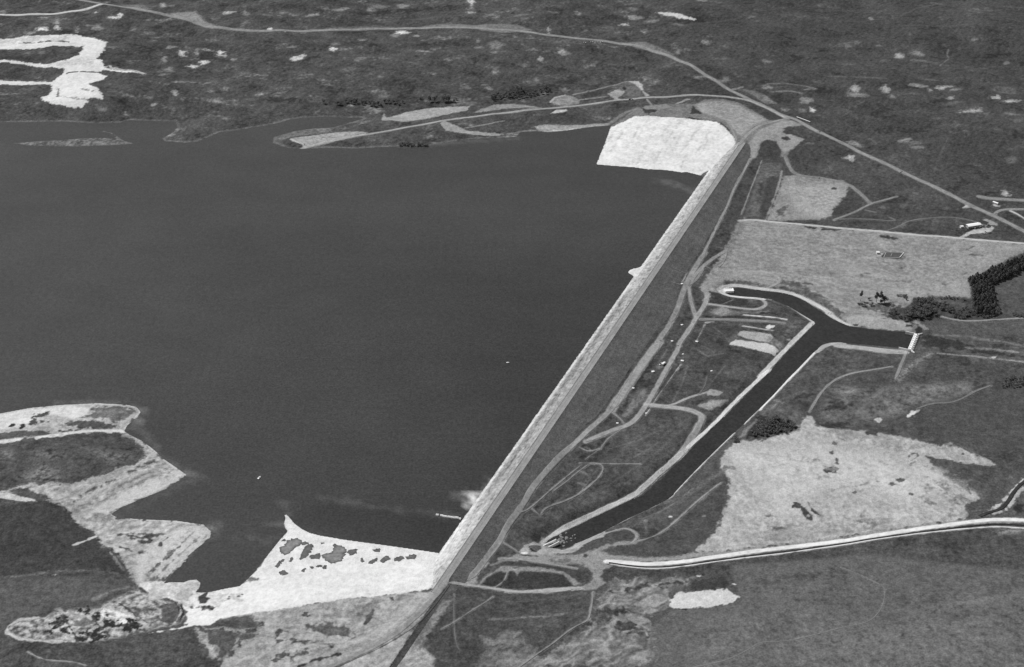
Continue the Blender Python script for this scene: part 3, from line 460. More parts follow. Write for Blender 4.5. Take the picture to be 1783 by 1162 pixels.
line(120, 3, "J 1060,130 900,230 760,290 680,290", 4, 3, .2, .6); line(110, 2, "J 1250,0 1150,90 1050,170 900,240", 3, 3, .2, .7)
line(130, 6, "I 1520,980 1400,1050 1300,1120 1240,1160", 4, 6, .2, .7)
blob(225, "J 1038,215", 3, 1.8, 1, 1.5); blob(150, "J 1250,212 880,240", 3, 1.8, 1, 2); line(140, 2.4, "J 880,240 885,300 900,330", 2, 3, .2, .7)
for v, w_, q in [(140, 2.4, "W 830,320 940,150"), (138, 2.6, "W 560,700 420,950 360,1040"), (128, 2, "I 1230,300 1190,420 1120,560"), (122, 2, "I 1480,300 1400,400 1330,480"), (125, 2.2, "I 700,860 900,800 1100,700"), (118, 2, "I 620,1000 520,1110"), (126, 2, "J 640,180 500,240 330,320"), (122, 2, "J 420,60 300,140 260,200"),
        (124, 2.4, "I 1100,740 1000,840 860,920"), (132, 2, "O 480,640 560,700 620,760"), (120, 2, "O 300,860 420,930 600,900"), (135, 2, "J 1290,60 1180,160 1040,270"), (126, 2, "J 1180,40 1000,170 860,230"), (118, 3, "F 60,600 160,520 300,470"), (120, 2, "F 480,560 640,500 800,470"), (124, 2.4, "F 700,660 900,610 1000,560")]: line(v, w_, q, 2.5, 3.5, .35, .8)
for q in ["I 1150,250 1180,330", "I 620,760 700,840", "J 300,100 200,160", "O 520,780 700,900", "I 1180,860 1100,930"]: line(66, 4, q, 4, 5, .25, .7)
# river banks
line(205, 5, "S 1039,262 960,310 890,400 820,490 740,570 660,620", 1.5, 3, .15); line(205, 4.6, "S 1039,355 980,410 920,480 860,570 800,640 720,670 640,690", 1.5, 4, .15, .9)
line(160, 2, "S 650,625 560,670 480,700", 1.5, 2); poly(130, "S 620,930 760,870 900,880 1039,880 1039,930 850,960 680,960", 4, 5, .25, .8, 16); poly(56, "S 900,620 940,590 1000,570 1010,640 960,670", 4, 4)
poly(72, "S 440,750 640,725 720,690 740,700 640,735 420,765", 2, 2, .1); line(130, 1.5, "S 380,655 600,635", 2, 3, .2, .7); line(140, 1.5, "S 200,285 380,262", 3, 4, .3, .7)
# white blaze on the track beyond the grove
poly(240, "E 1195,1040 1230,1045 1255,1062 1210,1055", 1, 1); poly(150, "T 600,870 640,900 700,930 820,1015 750,1020 690,970 650,1040 630,1000 640,950", 2, 4, .15, .85); poly(50, "T 670,1010 700,975 735,1000 720,1040 675,1050", 1.5, 1.5); blob(72, "T 600,975", 8, 2, 1, 2); blob(80, "T 90,962", 12, 1.6, 1, 2)
poly(84, "T 130,790 400,720 440,760 380,860 360,880 340,830 180,815", 5, 6, .2, .7); poly(78, "T 370,890 430,790 530,760 640,700 850,690 1160,700 1200,800 1240,870 1100,915 880,870 640,900 540,910", 5, 7, .18, .8)
poly(146, "T 560,700 620,690 640,740 560,790 500,785", 3, 4, .15); poly(120, "T 850,700 1160,730 1180,800 1100,760 900,760", 5, 6, .25, .6)
poly(92, "T 1440,540 1600,480 1760,400 z 1850,480 1850,560 T 1760,850 1600,760 1480,700", 4, 4, .10)
poly(60, "T 1200,500 1260,478 1400,415 1560,365 1760,255 z 1850,420 1850,450 T 1760,375 1600,468 1440,535 1430,600 1462,700 1460,835 1260,835 1245,700 1240,580", 3, 3, .15)  # ground darkened under the shelter belt, painted shade filling the gaps between crowns
poly(64, "T 540,890 640,720 840,730 860,860 760,880", 4, 4, .2)  # shade painted the same way under the grove
# farmyard, ruin
poly(190, "P 350,935 440,880 530,820 650,770 760,700 900,680 1050,660 1150,710 1080,790 850,830 640,850 520,895 400,945", 1.2, 1.5, .10); poly(162, "P 860,540 950,510 1100,560 1210,630 1190,660 1060,650 1000,620", 1.5, 1.5, .06)
poly(60, "P 520,690 560,700 820,650 860,600 1040,660 900,690 760,730 620,770 540,790", 1, 2, .1, .9); blob(62, "P 1120,775 1030,830 850,700 930,700", 3, 1.5, 1, 1.5); blob(205, "P 940,815", 3, 1.6, 1, 1)  # dark strip below the shed roof is its shadow painted into the yard
poly(190, "E 1365,318 1400,290 1440,305 1400,318", 1, 1)
poly(84, "T 325,270 360,228 500,228 545,235 500,290 340,285", 1.2, 1.2, .12)
# ------------------------------------------------------------------ roads and banks: worn into the ground cover, then laid as thin sheets
RD = []
def road(name, v, w_, s, edge=1.0, ruts=.06, wob=.08):
    W_ = wid(densify(px(s), 12, False), w_); c3 = at(px(s)); C = smooth(c3[:, :2], 2)
    hard = name in ('canal_bank', 'service_road', 'ditch_bank')
    if len(C) < 60: OPS.append(('L', C, float(v), 1.6 if hard else 2.6, .8 if hard else 1.3, .07 if hard else .09, 1., W_))
    else:
        for k in range(0, len(C)-1, 40): OPS.append(('L', C[k:k+41], float(v), 1.6 if hard else 2.6, .8 if hard else 1.3, .07 if hard else .09, 1., W_))
    RD.append((name, c3, W_, ruts, wob))
# highway and roads
road('highway', 150, 4.2, "A 480,-20 540,0 660,22 800,42 960,70 1130,103 1300,143 1450,187 1600,202 B 0,212 300,211 600,203 900,194 1100,190 1300,186 1500,190 1782,206 C 200,225 400,250 600,270 800,297 950,327 1100,372 1230,430 1350,510 1470,580 1560,632 1680,690 N 1250,235 1400,315 1530,358 1650,430 D 400,890 560,965 700,1040 850,1105 960,1162 E 960,75 1130,155 1300,237 1420,302 1560,362 1700,432 1782,475 1900,540", .8, .04)
road('paved_road', 172, 2.6, "B 330,1005 600,938 850,895 1100,850 1300,812 1500,785 1782,757 C 300,730 600,700 800,675 960,655 N 700,183 900,181 1050,190 1180,212 1290,262 1370,302 1420,330", .8, .03)
road('dirt_road', 205, 3.0, "A -120,100 0,101 200,100 400,92 520,75 620,52 680,30", .8, 0)
road('paved_road', 150, 4.2, "N 1440,338 1350,352 1260,378 1190,425 1140,475 1105,520", .8, .06)
road('dirt_track', 145, 2.2, "N 1170,420 1220,380 1330,352", .8, .06)
road('farm_road', 196, 3.4, "N 1112,1025 1200,1018 1300,1030 E 150,420 300,432 600,462 900,486 1200,510 1400,531 1600,545 1782,560 1900,570", .9, .03)
road('dirt_track', 140, 4, "N 1425,600 1450,660 1475,700 1530,722 1650,735 E 400,113 590,150 680,222 745,288", 1, .05)
road('dirt_track', 142, 3.4, "E 500,400 640,350 740,292 830,270 925,243", 1, .05)
for v, w_, s in [(128, 1.5, "E 540,395 700,392 940,412 870,380"), (132, 1.5, "E 860,472 960,437 1000,405 1240,378 1380,392 1480,418"), (125, 1.4, "E 710,335 785,350"),
    (146, 5, "E 1480,242 1560,258 1660,262 1782,268 1900,272"), (148, 3.4, "E 1580,362 1610,340 1660,328 1782,328 1900,335"), (205, 2.4, "E 1690,338 1740,362 1790,395"),
    (150, 3.6, "F 335,610 370,550 420,470 490,405 560,370 640,345 780,325 890,305"), (152, 5.4, "F 1000,190 960,280 915,385"), (128, 3.4, "F 1560,432 1440,475 1400,505 1300,550 1160,552 1060,590"),
    (165, 2.4, "E 1230,1052 1300,1072 1400,1085 1560,1075 1780,1063 1900,1060"), (150, 4.5, "J 552,690 542,770 525,860"), (150, 3, "J 520,868 400,930 310,1005 200,1080 60,1180"),
    (138, 1.5, "a 870,430 865,600 870,800 895,950 930,1000"), (150, 2.4, "a 1258,455 1150,530 1050,592 870,712 740,780"), (160, 2.6, "a 1262,372 1330,330 1380,280 1403,200"),
    (138, 1.5, "G 510,535 660,595 760,645 785,665 787,720 765,800 690,880 550,905 360,955 180,1000 0,1003 J 1550,1040 1400,1120 1200,1160 1100,1180"),
    (190, 1.5, "L 170,1065 260,1112 350,1125 440,1125 540,1152"), (155, 5, "N 1190,605 1150,680 1085,790 1045,900 980,1030 920,1150 H 1370,560 1310,680"),
    (150, 2.4, "N 1265,618 1240,690 1195,800 1160,900 1125,985"), (150, 6.5, "H 1505,600 1400,660 1330,715 1270,785 1235,850"), (155, 7.5, "V 1010,420 1040,620 1080,740 1100,820"),
    (165, 9, "V 1240,570 1230,640 1170,730 1100,840 1030,960 940,1090 880,1180 I 1180,160 1100,300 1030,430 960,550 900,640 850,690 740,730 640,770 540,812"),
    (172, 8, "I 950,560 1080,575 1200,588 1290,612 1335,640 1310,700 1250,800 1210,865 1160,920"), (172, 3.6, "I 1050,578 1140,560 1220,520 1300,495 1360,480"),
    (122, 2.4, "I 1310,490 1350,430 1360,370"), (168, 1.6, "I 500,955 620,958 760,962 910,962"), (160, 2.6, "I 600,958 650,965 662,1000 630,1055 560,1115 490,1165"),
    (150, 2.6, "I 560,965 480,1020 400,1090 320,1150"), (158, 2.6, "I 510,970 420,1040 340,1110 270,1165 J 350,0 240,90 160,160 90,192"), (150, 3.4, "J 560,-5 480,65 380,120 250,160 225,200"), (165, 1.2, "J 165,165 220,212"),
    (150, 1.5, "J 0,385 80,440"), (150, 1.5, "K 1560,368 1660,430"), (162, 3, "J 1360,0 1290,50 1180,140 1080,235 980,320 880,360 800,375"), (165, 2.8, "O 700,78 900,72 1040,88 1120,118 1162,160 1120,205 1040,236"),
    (172, 3.6, "O 420,403 600,430 750,448 880,462 970,448 1018,410 990,372 935,350"), (140, 1.2, "O 560,415 620,385 680,365"), (138, 4.6, "O 340,558 600,560 900,575 1060,583 1185,598"), (175, 1.3, "O 390,612 350,700 310,775"),
    (185, 4, "R 0,950 300,945 600,915 800,905 950,905"), (160, 3.6, "R -80,530 0,525 200,540 430,575 700,620 900,655"), (165, 4.6, "J 700,300 770,290 825,320 830,350 800,378"), (160, 3, "J 600,330 700,300"),
    (200, 1.2, "I 1185,290 1140,350 1095,415 1040,490 1000,550"), (215, 1.3, "I 985,575 945,635"), (140, 1.2, "V 780,180 990,262"), (150, 1.2, "V 770,365 920,402"), (140, 1.2, "V 1220,170 1300,215"),
    (150, 2.2, "I 855,345 770,480 700,590"), (165, 2.4, "V 985,265 960,330 930,370"), (150, 2.2, "H 1500,600 1480,680 1440,720"), (150, 4, "I 730,620 790,670 800,690"), (130, 1.5, "I 610,700 640,620 720,620"), (150, 2, "I 640,860 700,780 780,730"), (165, 3, "I 500,850 560,880 630,860"), (160, 2, "I 540,930 640,860"),
    (235, 1.9, "O 780,515 950,530 1100,541 1215,560"), (212, 1.5, "O 770,625 900,647 980,660 1075,672"), (205, 1.3, "O 400,592 480,585"), (178, 4.2, "U 800,1150 820,1100 840,1060")][:-1]:
    road('dirt_track', v, w_, s, 1, .05, .10)
# berm road at the foot of the dam, wide gravel
road('gravel_road', 150, 10, "V 1220,0 1130,130 1050,270 990,380 950,480 900,640 840,780 790,880", .9, .03)
road('gravel_road', 152, 10, "V 790,880 740,970 650,1090 600,1162 I 1060,110 1000,200 900,330 860,400")
road('gravel_road', 162, 15.5, "I 1040,140 960,240 870,370 790,490 710,600", .6, .02)
road('gravel_road', 162, 12, "I 770,520 700,610 600,700 500,795 400,880 300,980 160,1150 J 130,110 60,210 0,290 K 1560,360 1470,480 1400,570 1350,620", .8, .03)
road('gravel_road', 178, 5, "K 1225,635 1300,635 1400,652 1500,668 1660,690 J 150,690 300,688 430,670", .8, .03)
road('gravel_road', 150, 11, "K 1235,600 1160,700 1060,810 960,900 860,975 740,1040 620,1100 500,1150 400,1200", .8, .08)
road('dirt_track', 105, 2, "K 1240,640 1150,770 1040,890 920,970 800,1040 660,1100 520,1165", 1, 0)
road('dirt_track', 140, 5, "V 1200,200 1130,330 1030,410", 1, .1)
# canal lining (pale banks)
for v, w_, s in [(215, 8.5, "O 1480,600 1350,725 1200,875 1050,1035 945,1145"), (235, 7, "I 1785,325 1700,400 1560,532 1450,650 1340,755 1215,868"), (205, 11, "I 1215,868 1080,990 1000,1060 900,1150 J 820,78 700,135 560,202 420,268 330,312 R 480,330"),
    (205, 2, "O 1500,592 1390,522 1250,433 1150,383 1020,350"), (218, 4.4, "O 960,345 800,334 650,320 590,302 555,278 600,255"), (205, 6, "O 570,235 650,216 760,222 900,247 1050,263 1180,280 1300,308 1400,352 1550,432 1700,522 E 440,1018 560,1098 610,1112"),
    (235, 3.8, "F 378,202 290,297 190,397 90,502 0,596"), (222, 2.4, "I 1780,518 1700,600 1615,690"), (215, 1.8, "I 1545,752 1400,893 1250,1043 1140,1162 J 1040,97 900,167 760,232 600,317"), (175, 5, "J 610,320 500,372 430,410 370,432"),
    (180, 6, "F 385,200 430,168 490,152 560,150"), (178, 7.5, "F 530,160 700,178 850,198 970,203")]:
    road('canal_bank', v, w_, s, .35, 0, .10)
# lined irrigation ditch running off to the right
dp = "R 1285,575 1400,582 J 750,514 900,525 1100,510 1300,482 1500,455 1660,432 G 300,405 600,368 900,318 1200,280 1400,255 1520,250 1660,256 1800,270"
road('service_road', 236, 7.2, "R 1280,567 1400,574 J 750,508 900,518 1100,503 1300,474 1500,445 1660,423 G 300,396 600,358 900,309 1200,268 1400,240 1520,233 1660,238 1800,250", .25, 0, .03)
road('ditch_bank', 232, 2.4, "J 660,512 760,530 900,543 1050,538 1300,502 1660,459 G 300,424 600,382 900,335 1200,301 1400,284 1500,279 1660,288 1800,305", .3, 0, .05)
# ------------------------------------------------------------------ object helpers
def tag(o, label=None, cat=None, group=None, kind=None):
    if label: o['label'] = label
    if cat: o['category'] = cat
    if group: o['group'] = group
    if kind: o['kind'] = kind
    return o
def mesh_obj(name, V, F, mat, parent=None, alb=None, smooth_=True):
    me = bpy.data.meshes.new(name)
    V = np.asarray(V, np.float32); F = np.asarray(F, np.int32) if not isinstance(F, list) else F
    if isinstance(F, np.ndarray):
        me.vertices.add(len(V)); me.vertices.foreach_set('co', V.ravel())
        k = F.shape[1]; me.loops.add(F.size); me.loops.foreach_set('vertex_index', F.ravel())
        me.polygons.add(len(F)); me.polygons.foreach_set('loop_start', np.arange(0, F.size, k, dtype=np.int32)); me.polygons.foreach_set('loop_total', np.full(len(F), k, np.int32))
        me.update(calc_edges=True); me.validate()
    else:
        me.from_pydata([tuple(v) for v in V], [], F); me.update()
    if smooth_: me.polygons.foreach_set('use_smooth', np.ones(len(me.polygons), bool))
    if alb is not None:
        a = me.attributes.new('alb', 'FLOAT', 'POINT'); a.data.foreach_set('value', np.asarray(alb, np.float32))
    me.materials.append(mat)
    o = bpy.data.objects.new(name, me); COL.objects.link(o)
    if parent: o.parent = parent
    return o
def mat_attr(name, s1, a1, s2, a2, bump=0.0, bs=1.0, rough=1.0, spec=0.0):
    m = bpy.data.materials.new(name); m.use_nodes = True; n = m.node_tree.nodes; l = m.node_tree.links
    b = n['Principled BSDF']; b.inputs['Roughness'].default_value = rough; b.inputs['Specular IOR Level'].default_value = spec
    at_ = n.new('ShaderNodeAttribute'); at_.attribute_name = 'alb'; g = n.new('ShaderNodeNewGeometry')
    prev = at_.outputs['Fac']
    k1 = n.new('ShaderNodeMath'); k1.operation = 'MULTIPLY_ADD'; k1.use_clamp = True; k1.inputs[1].default_value = -1.25; k1.inputs[2].default_value = 1.06; l.new(at_.outputs['Fac'], k1.inputs[0])   # pale chalk is smoother than grass
    for s_, a_ in ((s1, a1), (s2, a2)):
        t = n.new('ShaderNodeTexNoise'); t.inputs['Scale'].default_value = s_; t.inputs['Detail'].default_value = 3; l.new(g.outputs['Position'], t.inputs['Vector'])
        mr = n.new('ShaderNodeMapRange'); mr.inputs['From Min'].default_value = .25; mr.inputs['From Max'].default_value = .75
        mr.inputs['To Min'].default_value = -a_; mr.inputs['To Max'].default_value = a_; l.new(t.outputs['Fac'], mr.inputs['Value'])
        k2 = n.new('ShaderNodeMath'); k2.operation = 'MULTIPLY_ADD'; k2.inputs[2].default_value = 1; l.new(mr.outputs[0], k2.inputs[0]); l.new(k1.outputs[0], k2.inputs[1])
        mu = n.new('ShaderNodeMath'); mu.operation = 'MULTIPLY'; l.new(prev, mu.inputs[0]); l.new(k2.outputs[0], mu.inputs[1]); prev = mu.outputs[0]
    l.new(prev, b.inputs['Base Color'])
    if bump:
        t = n.new('ShaderNodeTexNoise'); t.inputs['Scale'].default_value = bs; t.inputs['Detail'].default_value = 4; l.new(g.outputs['Position'], t.inputs['Vector'])
        bp = n.new('ShaderNodeBump'); bp.inputs['Strength'].default_value = 1; bp.inputs['Distance'].default_value = bump; l.new(t.outputs['Fac'], bp.inputs['Height']); l.new(bp.outputs[0], b.inputs['Normal'])
    return m
def mat_flat(name, v, var=.12, scale=1.5, rough=.9, spec=.1):
    m = bpy.data.materials.new(name); m.use_nodes = True; n = m.node_tree.nodes; l = m.node_tree.links
    b = n['Principled BSDF']; b.inputs['Roughness'].default_value = rough; b.inputs['Specular IOR Level'].default_value = spec
    t = n.new('ShaderNodeTexNoise'); t.inputs['Scale'].default_value = scale; t.inputs['Detail'].default_value = 4
    tc = n.new('ShaderNodeTexCoord'); l.new(tc.outputs['Object'], t.inputs['Vector'])
    mr = n.new('ShaderNodeMapRange'); mr.inputs['From Min'].default_value = .25; mr.inputs['From Max'].default_value = .75
    mr.inputs['To Min'].default_value = v*(1-var); mr.inputs['To Max'].default_value = v*(1+var); l.new(t.outputs['Fac'], mr.inputs['Value']); l.new(mr.outputs[0], b.inputs['Base Color'])
    return m
M_GROUND = mat_attr('soil and grass', .55, .36, .22, .22, .5, .5)
M_TRACK = mat_attr('gravel', .6, .28, .25, .14)
M_ROCK = mat_attr('quarried rock', .6, .26, .22, .12, .6, .7)
M_WATER = mat_attr('water', .42, .34, .15, .16, .02, .5, .35, .12)
M_CONC = mat_flat('concrete', .78, .08); M_CONCD = mat_flat('weathered concrete', .42, .2); M_WHITE = mat_flat('white paint', .85, .04); M_DARK = mat_flat('dark roofing', .05, .2)
M_STEEL = mat_flat('galvanised steel', .3, .2); M_LEAF = mat_flat('foliage', .13, .35, .8, 1, 0); M_LEAF2 = mat_flat('pine foliage', .11, .35, .8, 1, 0); M_BARK = mat_flat('bark', .09, .3, 2)
M_GLASS = mat_flat('window glass', .03, .1, 1, .2, .5); M_TYRE = mat_flat('rubber', .03, .2); M_BOULD = mat_flat('boulder stone', .22, .3, .6)
# ------------------------------------------------------------------ ground sheet
def rows():
    y = [-1500., -1000, -600, -200, 0, 150, 300, 420, 520, 600, 660, 710, 750, 780, 800]
    v = 800.
    while v < 2860:
        v += .95+2.6*max(0, (v-900))/1900*.8+.0; y.append(v)
    st_ = 6.
    while v < 26000: st_ *= 1.25; v += st_; y.append(v)
    return np.array(y)
ys = rows(); NC = 1250
u = np.linspace(-.56, .56, NC)
ext = .56+np.cumsum(.002*1.22**np.arange(1, 32)); u = np.concatenate([-ext[::-1], u, ext])
wy = np.maximum(.601*(ys+607), 600)
X = (u[None, :]*wy[:, None]); Yg = np.repeat(ys[:, None], len(u), 1)
xr, yr = X.ravel(), Yg.ravel()
print('ground verts', len(xr))
Z = height(xr, yr); ALB = paint(xr, yr)
nr, nc = X.shape; idx = np.arange(nr*nc).reshape(nr, nc)
Fq = np.stack([idx[:-1, :-1], idx[:-1, 1:], idx[1:, 1:], idx[1:, :-1]], -1).reshape(-1, 4)
tag(mesh_obj('ground', np.column_stack([xr, yr, Z]), Fq, M_GROUND, alb=ALB), kind='structure')
# ------------------------------------------------------------------ patches and strips
def patch(name, V2, zf, step, mat, albf, kind='structure', parent=None):
    V2 = np.asarray(V2); e = densify(V2, step, True); n = len(e)
    x0, y0 = V2.min(0); x1, y1 = V2.max(0)
    gx, gy = np.meshgrid(np.arange(x0, x1, step), np.arange(y0, y1, step)); gx = gx.ravel(); gy = gy.ravel()
    d, i = segd(gx, gy, V2); k = i & (d > step*.6)
    P = np.vstack([e, np.column_stack([gx[k], gy[k]])])
    r = delaunay_2d_cdt([Vector(p) for p in P], [(j, (j+1) % n) for j in range(n)], [list(range(n))], 1, 1e-4)
    Q = np.array([tuple(v) for v in r[0]]); F = np.array([f for f in r[2] if len(f) == 3])
    a = Q[F[:, 0]]; b = Q[F[:, 1]]; c = Q[F[:, 2]]; cr = (b[:, 0]-a[:, 0])*(c[:, 1]-a[:, 1])-(b[:, 1]-a[:, 1])*(c[:, 0]-a[:, 0])
    F[cr < 0] = F[cr < 0][:, ::-1]
    z = zf(Q[:, 0], Q[:, 1]); o = mesh_obj(name, np.column_stack([Q, z]), F, mat, parent, albf(Q[:, 0], Q[:, 1]))
    return tag(o, kind=kind) if kind else o
def grow(V, d):
    A_ = .5*np.sum(V[:, 0]*np.roll(V[:, 1], -1)-np.roll(V[:, 0], -1)*V[:, 1]); s_ = 1 if A_ > 0 else -1
    e = np.roll(V, -1, 0)-np.roll(V, 1, 0); nn = np.stack([e[:, 1], -e[:, 0]], 1)*s_; nn /= np.linalg.norm(nn, axis=1)[:, None]+1e-9
    return V+nn*d
def wmod(x, y, g0):
    g = g0+2.0*perlin(x, y, 90, 21)+1.2*perlin(x, y, 25, 22)
    return g
TURB = [(hz("z 862,840 835,864 800,866", 0), 11, 75), (hz("z 850,845 818,873 812,880", 0), 7, 110), (hz("z 800,902 740,893 640,882 560,868", 0), 7, 22), (hz("z 1210,335 1185,325 1150,315", 0), 12, 32),
        (hz("z 470,940 415,938", 0), 8, 25), (hz("z 505,898 497,875", 0), 5, 20), (hz("z 335,826 350,830", 0), 8, 26), (hz("z 374,915 370,930", 0), 8, 50), (hz("z 470,915 497,912", 0), 5, 30), (hz("z 245,715 235,745", 0), 7, 30),
        (hz("z 330,826 280,795 240,745 248,715 210,700 100,702", 0), 7, 24), (hz("z 210,895 280,860 330,835", 0), 5, 20), (hz("z 700,255 760,252 900,240", 0), 8, 22)]
BAY = hz("z 560,868 640,882 740,893 805,905 770,965 500,905", 0)
def lakealb(x, y):
    g = wmod(x, y, 75)-9*sstep((x+250)/350)*(1-sstep((y-1300)/500))-2*sstep((x+150)/350); n = perlin(x, y, 12, 23)+.6*perlin(x, y, 5, 24)
    for V, r_, a_ in TURB:
        d, _ = segd(x, y, V, False); g = g+a_*np.clip(1-(d+(3+.35*r_)*(n+.5*perlin(x, y, 2.2, 25)))/r_, 0, 1)**1.2
    g = g+4*perlin(x*.6+y*.3, y, 230, 28)+2.5*perlin(x, y*1.8, 70, 29); d = sdist(x, y, BAY, 60.); g = g-6*(1-sstep((d+10)/20)); 
    g = g+0+5*sstep((-x-300)/500)
    return G(g)*.93
wl = patch('lake', grow(LAKE, 3.5), lambda x, y: x*0, 7, M_WATER, lakealb)
def strip_mesh(c3, W_, off, alb_mid, name, mat, edge=1.0, ruts=0, parent=None, step=3.0, wob=.08, taper=True):
    C = smooth(c3[:, :2], 2); C = densify(C, step, False); n = len(C)
    d = np.gradient(C, axis=0); nn = np.stack([-d[:, 1], d[:, 0]], 1); nn /= np.linalg.norm(nn, axis=1)[:, None]+1e-9
    edge_ = max(edge, .1); prof = np.array([-1.0-edge_*.45, -1.0, -.62, -.3, 0, .3, .62, 1.0, 1.0+edge_*.45])
    k = len(prof); wv = W_/2*np.ones(n)
    wl_ = wv*(1+wob*3*perlin(C[:, 0], C[:, 1], 22, 31)); wr_ = wv*(1+wob*3*perlin(C[:, 0], C[:, 1], 22, 37))
    e_ = np.zeros(n)
    if taper:
        al = np.concatenate([[0], np.cumsum(np.linalg.norm(np.diff(C, axis=0), axis=1))]); e_ = np.minimum(al, al[-1]-al)
        k_ = .25+.75*sstep(e_/(W_*1.3+2)); wl_ = wl_*k_; wr_ = wr_*k_
    P = C[:, None, :]+nn[:, None, :]*(np.where(prof < 0, prof[None, :]*wl_[:, None], prof[None, :]*wr_[:, None]))[:, :, None]
    P = P.reshape(-1, 2); z = surf(P[:, 0], P[:, 1])+off
    z = z.reshape(n, k); z[:, 0] -= off*.9; z[:, -1] -= off*.9; z = z.ravel()
    g = np.tile(alb_mid, n*k)*(1+.10*perlin(P[:, 0], P[:, 1], 14, 32)+.14*perlin(P[:, 0], P[:, 1], 4, 33))
    g = g.reshape(n, k); bgd0 = paint(P[:, 0], P[:, 1]) if edge < 0 else g.ravel()
    if edge < 0: g = bgd0.reshape(n, k).copy(); edge = .1; taper = False
    if ruts: g[:, 4] *= 1-ruts; g[:, [2, 6]] *= 1+ruts*.5
    bgd = bgd0.reshape(n, k)
    if taper and edge > 0 and False:
        kk = sstep(e_/(W_*1.2+5))[:, None]
        g = g*kk+bgd0.reshape(n, k)*(1-kk)
    if False: g[:, [0, -1]] = bgd[:, [0, -1]]; g[:, [1, -2]] = .35*bgd[:, [1, -2]]+.65*g[:, [1, -2]]
    i = np.arange(n*k).reshape(n, k); F = np.stack([i[:-1, :-1], i[1:, :-1], i[1:, 1:], i[:-1, 1:]], -1).reshape(-1, 4)
    return mesh_obj(name, np.column_stack([P, z]), F, mat, parent, g.ravel())
# canal water, stream, ditch
patch('canal_water', grow(CANAL, .8), lambda x, y: x*0+ZC, 5, M_WATER, lambda x, y: G(wmod(x, y, 59))*.9)
stream = hz("S 1120,215 1039,290 980,330 950,370 880,440 840,510 800,580 740,625 650,655 520,690 450,725", -8.5)
for k_, (nm, c3, W_, ruts, wob) in enumerate(RD):
    tag(strip_mesh(c3, W_*.92, .15+.01*(k_ % 20), 0, nm, M_ROCK if nm == 'canal_bank' else M_TRACK, -1, ruts, step=1.8, wob=wob), kind='structure')
def waterstrip(name, w_, s, v, off):
    c3 = at(px(s)); P = densify(px(s), 12, False)
    return tag(strip_mesh(c3, wid(P, w_), off, float(G(v))*.9, name, M_WATER, 0, 0, wob=.10, taper=False), kind='structure')
waterstrip('ditch_water', 1.7, "J 650,507 760,524 900,536 1050,531 1300,495 1660,451 G 300,416 600,375 900,328 1200,291 1400,268 1500,262 1660,270 1800,285", 66, .62)
waterstrip('stream', 5.5, "S 1150,190 1039,292 980,332 945,378 885,445 850,520 800,580 740,628 650,660 560,685 480,720", 66, .5)
# shallow ponds left on the white flat
for q in ["150,450 220,437 270,450 292,480 240,520 180,550 150,590 80,612 50,545 110,510", "350,512 410,500 400,540 380,580 340,620 290,663 273,650 310,580", "640,500 700,505 740,530 780,555 762,620 722,672 650,705 600,690 530,650 520,612 600,600 640,585 660,545",
          "800,580 840,560 905,552 890,590 860,615 810,600", "390,610 450,620 490,600 490,650 430,665 390,650", "1040,703 1060,680 1120,655 1130,662 1090,695 1050,715", "1165,688 1180,655 1220,632 1262,640 1235,670 1195,692", "1305,675 1330,650 1410,632 1415,650 1380,675 1330,683",
          "1443,655 1480,620 1530,612 1565,632 1520,655 1460,660", "0,740 30,700 60,665 90,668 50,715 10,760", "45,820 65,790 95,795 70,828", "85,830 110,805 140,815 100,833", "380,755 400,738 418,752 395,768", "465,742 500,722 512,735 480,748", "520,765 535,735 560,735 548,768", "290,792 315,768 330,775 310,795", "155,685 180,640 190,648 170,685", "275,480 350,480 358,495 300,502",
          "72,448 100,445 102,458 75,460", "945,650 960,645 970,690 955,688", "1080,560 1170,550 1160,575 1110,575", "500,490 520,478 525,485 505,497"]:
    V = at(px("e "+q))[:, :2]; V = smooth(V, 1, True); V = densify(V, 1.0, True)
    V = grow(V, 1)*1.0-0*V; V = V+np.column_stack([perlin(V[:, 0], V[:, 1], 3, 41)+.5*perlin(V[:, 0], V[:, 1], 1.3, 44), perlin(V[:, 0], V[:, 1], 3, 42)+.5*perlin(V[:, 0], V[:, 1], 1.3, 45)])*1.9
    big_ = np.ptp(V[:, 0]) > 14
    def pa(x, y, V=V, b=big_):
        d, i = segd(x, y, V); return G(np.clip(98+(40 if b else 12)*sstep(d/3)+12*perlin(x, y, 5, 43), 80, 150))
    patch('shallow_pond', V, lambda x, y: surf(x, y)+.22, 1.6, M_WATER, pa)
# ------------------------------------------------------------------ embankment dam
def thing(name, loc, rz, label, cat, group=None):
    o = bpy.data.objects.new(name, None); COL.objects.link(o); o.location = loc; o.rotation_euler = (0, 0, rz); o.empty_display_size = 1
    return tag(o, label, cat, group)
dam = thing('embankment_dam', (0, 0, 0), 0, 'long straight earth embankment dam with pale riprap face and gravel crest holding back the lake', 'dam')
def dampart(name, t0, t1, nt_, mat, albf, rough=0, s0=S0, s1=S1):
    ss = np.arange(s0, s1, 1.6); tt = np.linspace(t0, t1, nt_); s_, t_ = np.meshgrid(ss, tt, indexing='ij'); s_ = s_.ravel(); t_ = t_.ravel()
    x = D0[0]+EV[0]*s_+NV[0]*t_; y = D0[1]+EV[1]*s_+NV[1]*t_; z = damz(t_)
    if rough: z = z+rough*(perlin(x, y, 4, 51)+.6*perlin(x, y, 1.9, 52))*np.where((t_ > t0+.5) & (t_ < t1-.5), 1, 0)
    i = np.arange(len(ss)*nt_).reshape(len(ss), nt_); F = np.stack([i[:-1, :-1], i[1:, :-1], i[1:, 1:], i[:-1, 1:]], -1).reshape(-1, 4)
    return mesh_obj(name, np.column_stack([x, y, z]), F, mat, dam, G(np.clip(albf(s_, t_, x, y), 30, 250)))
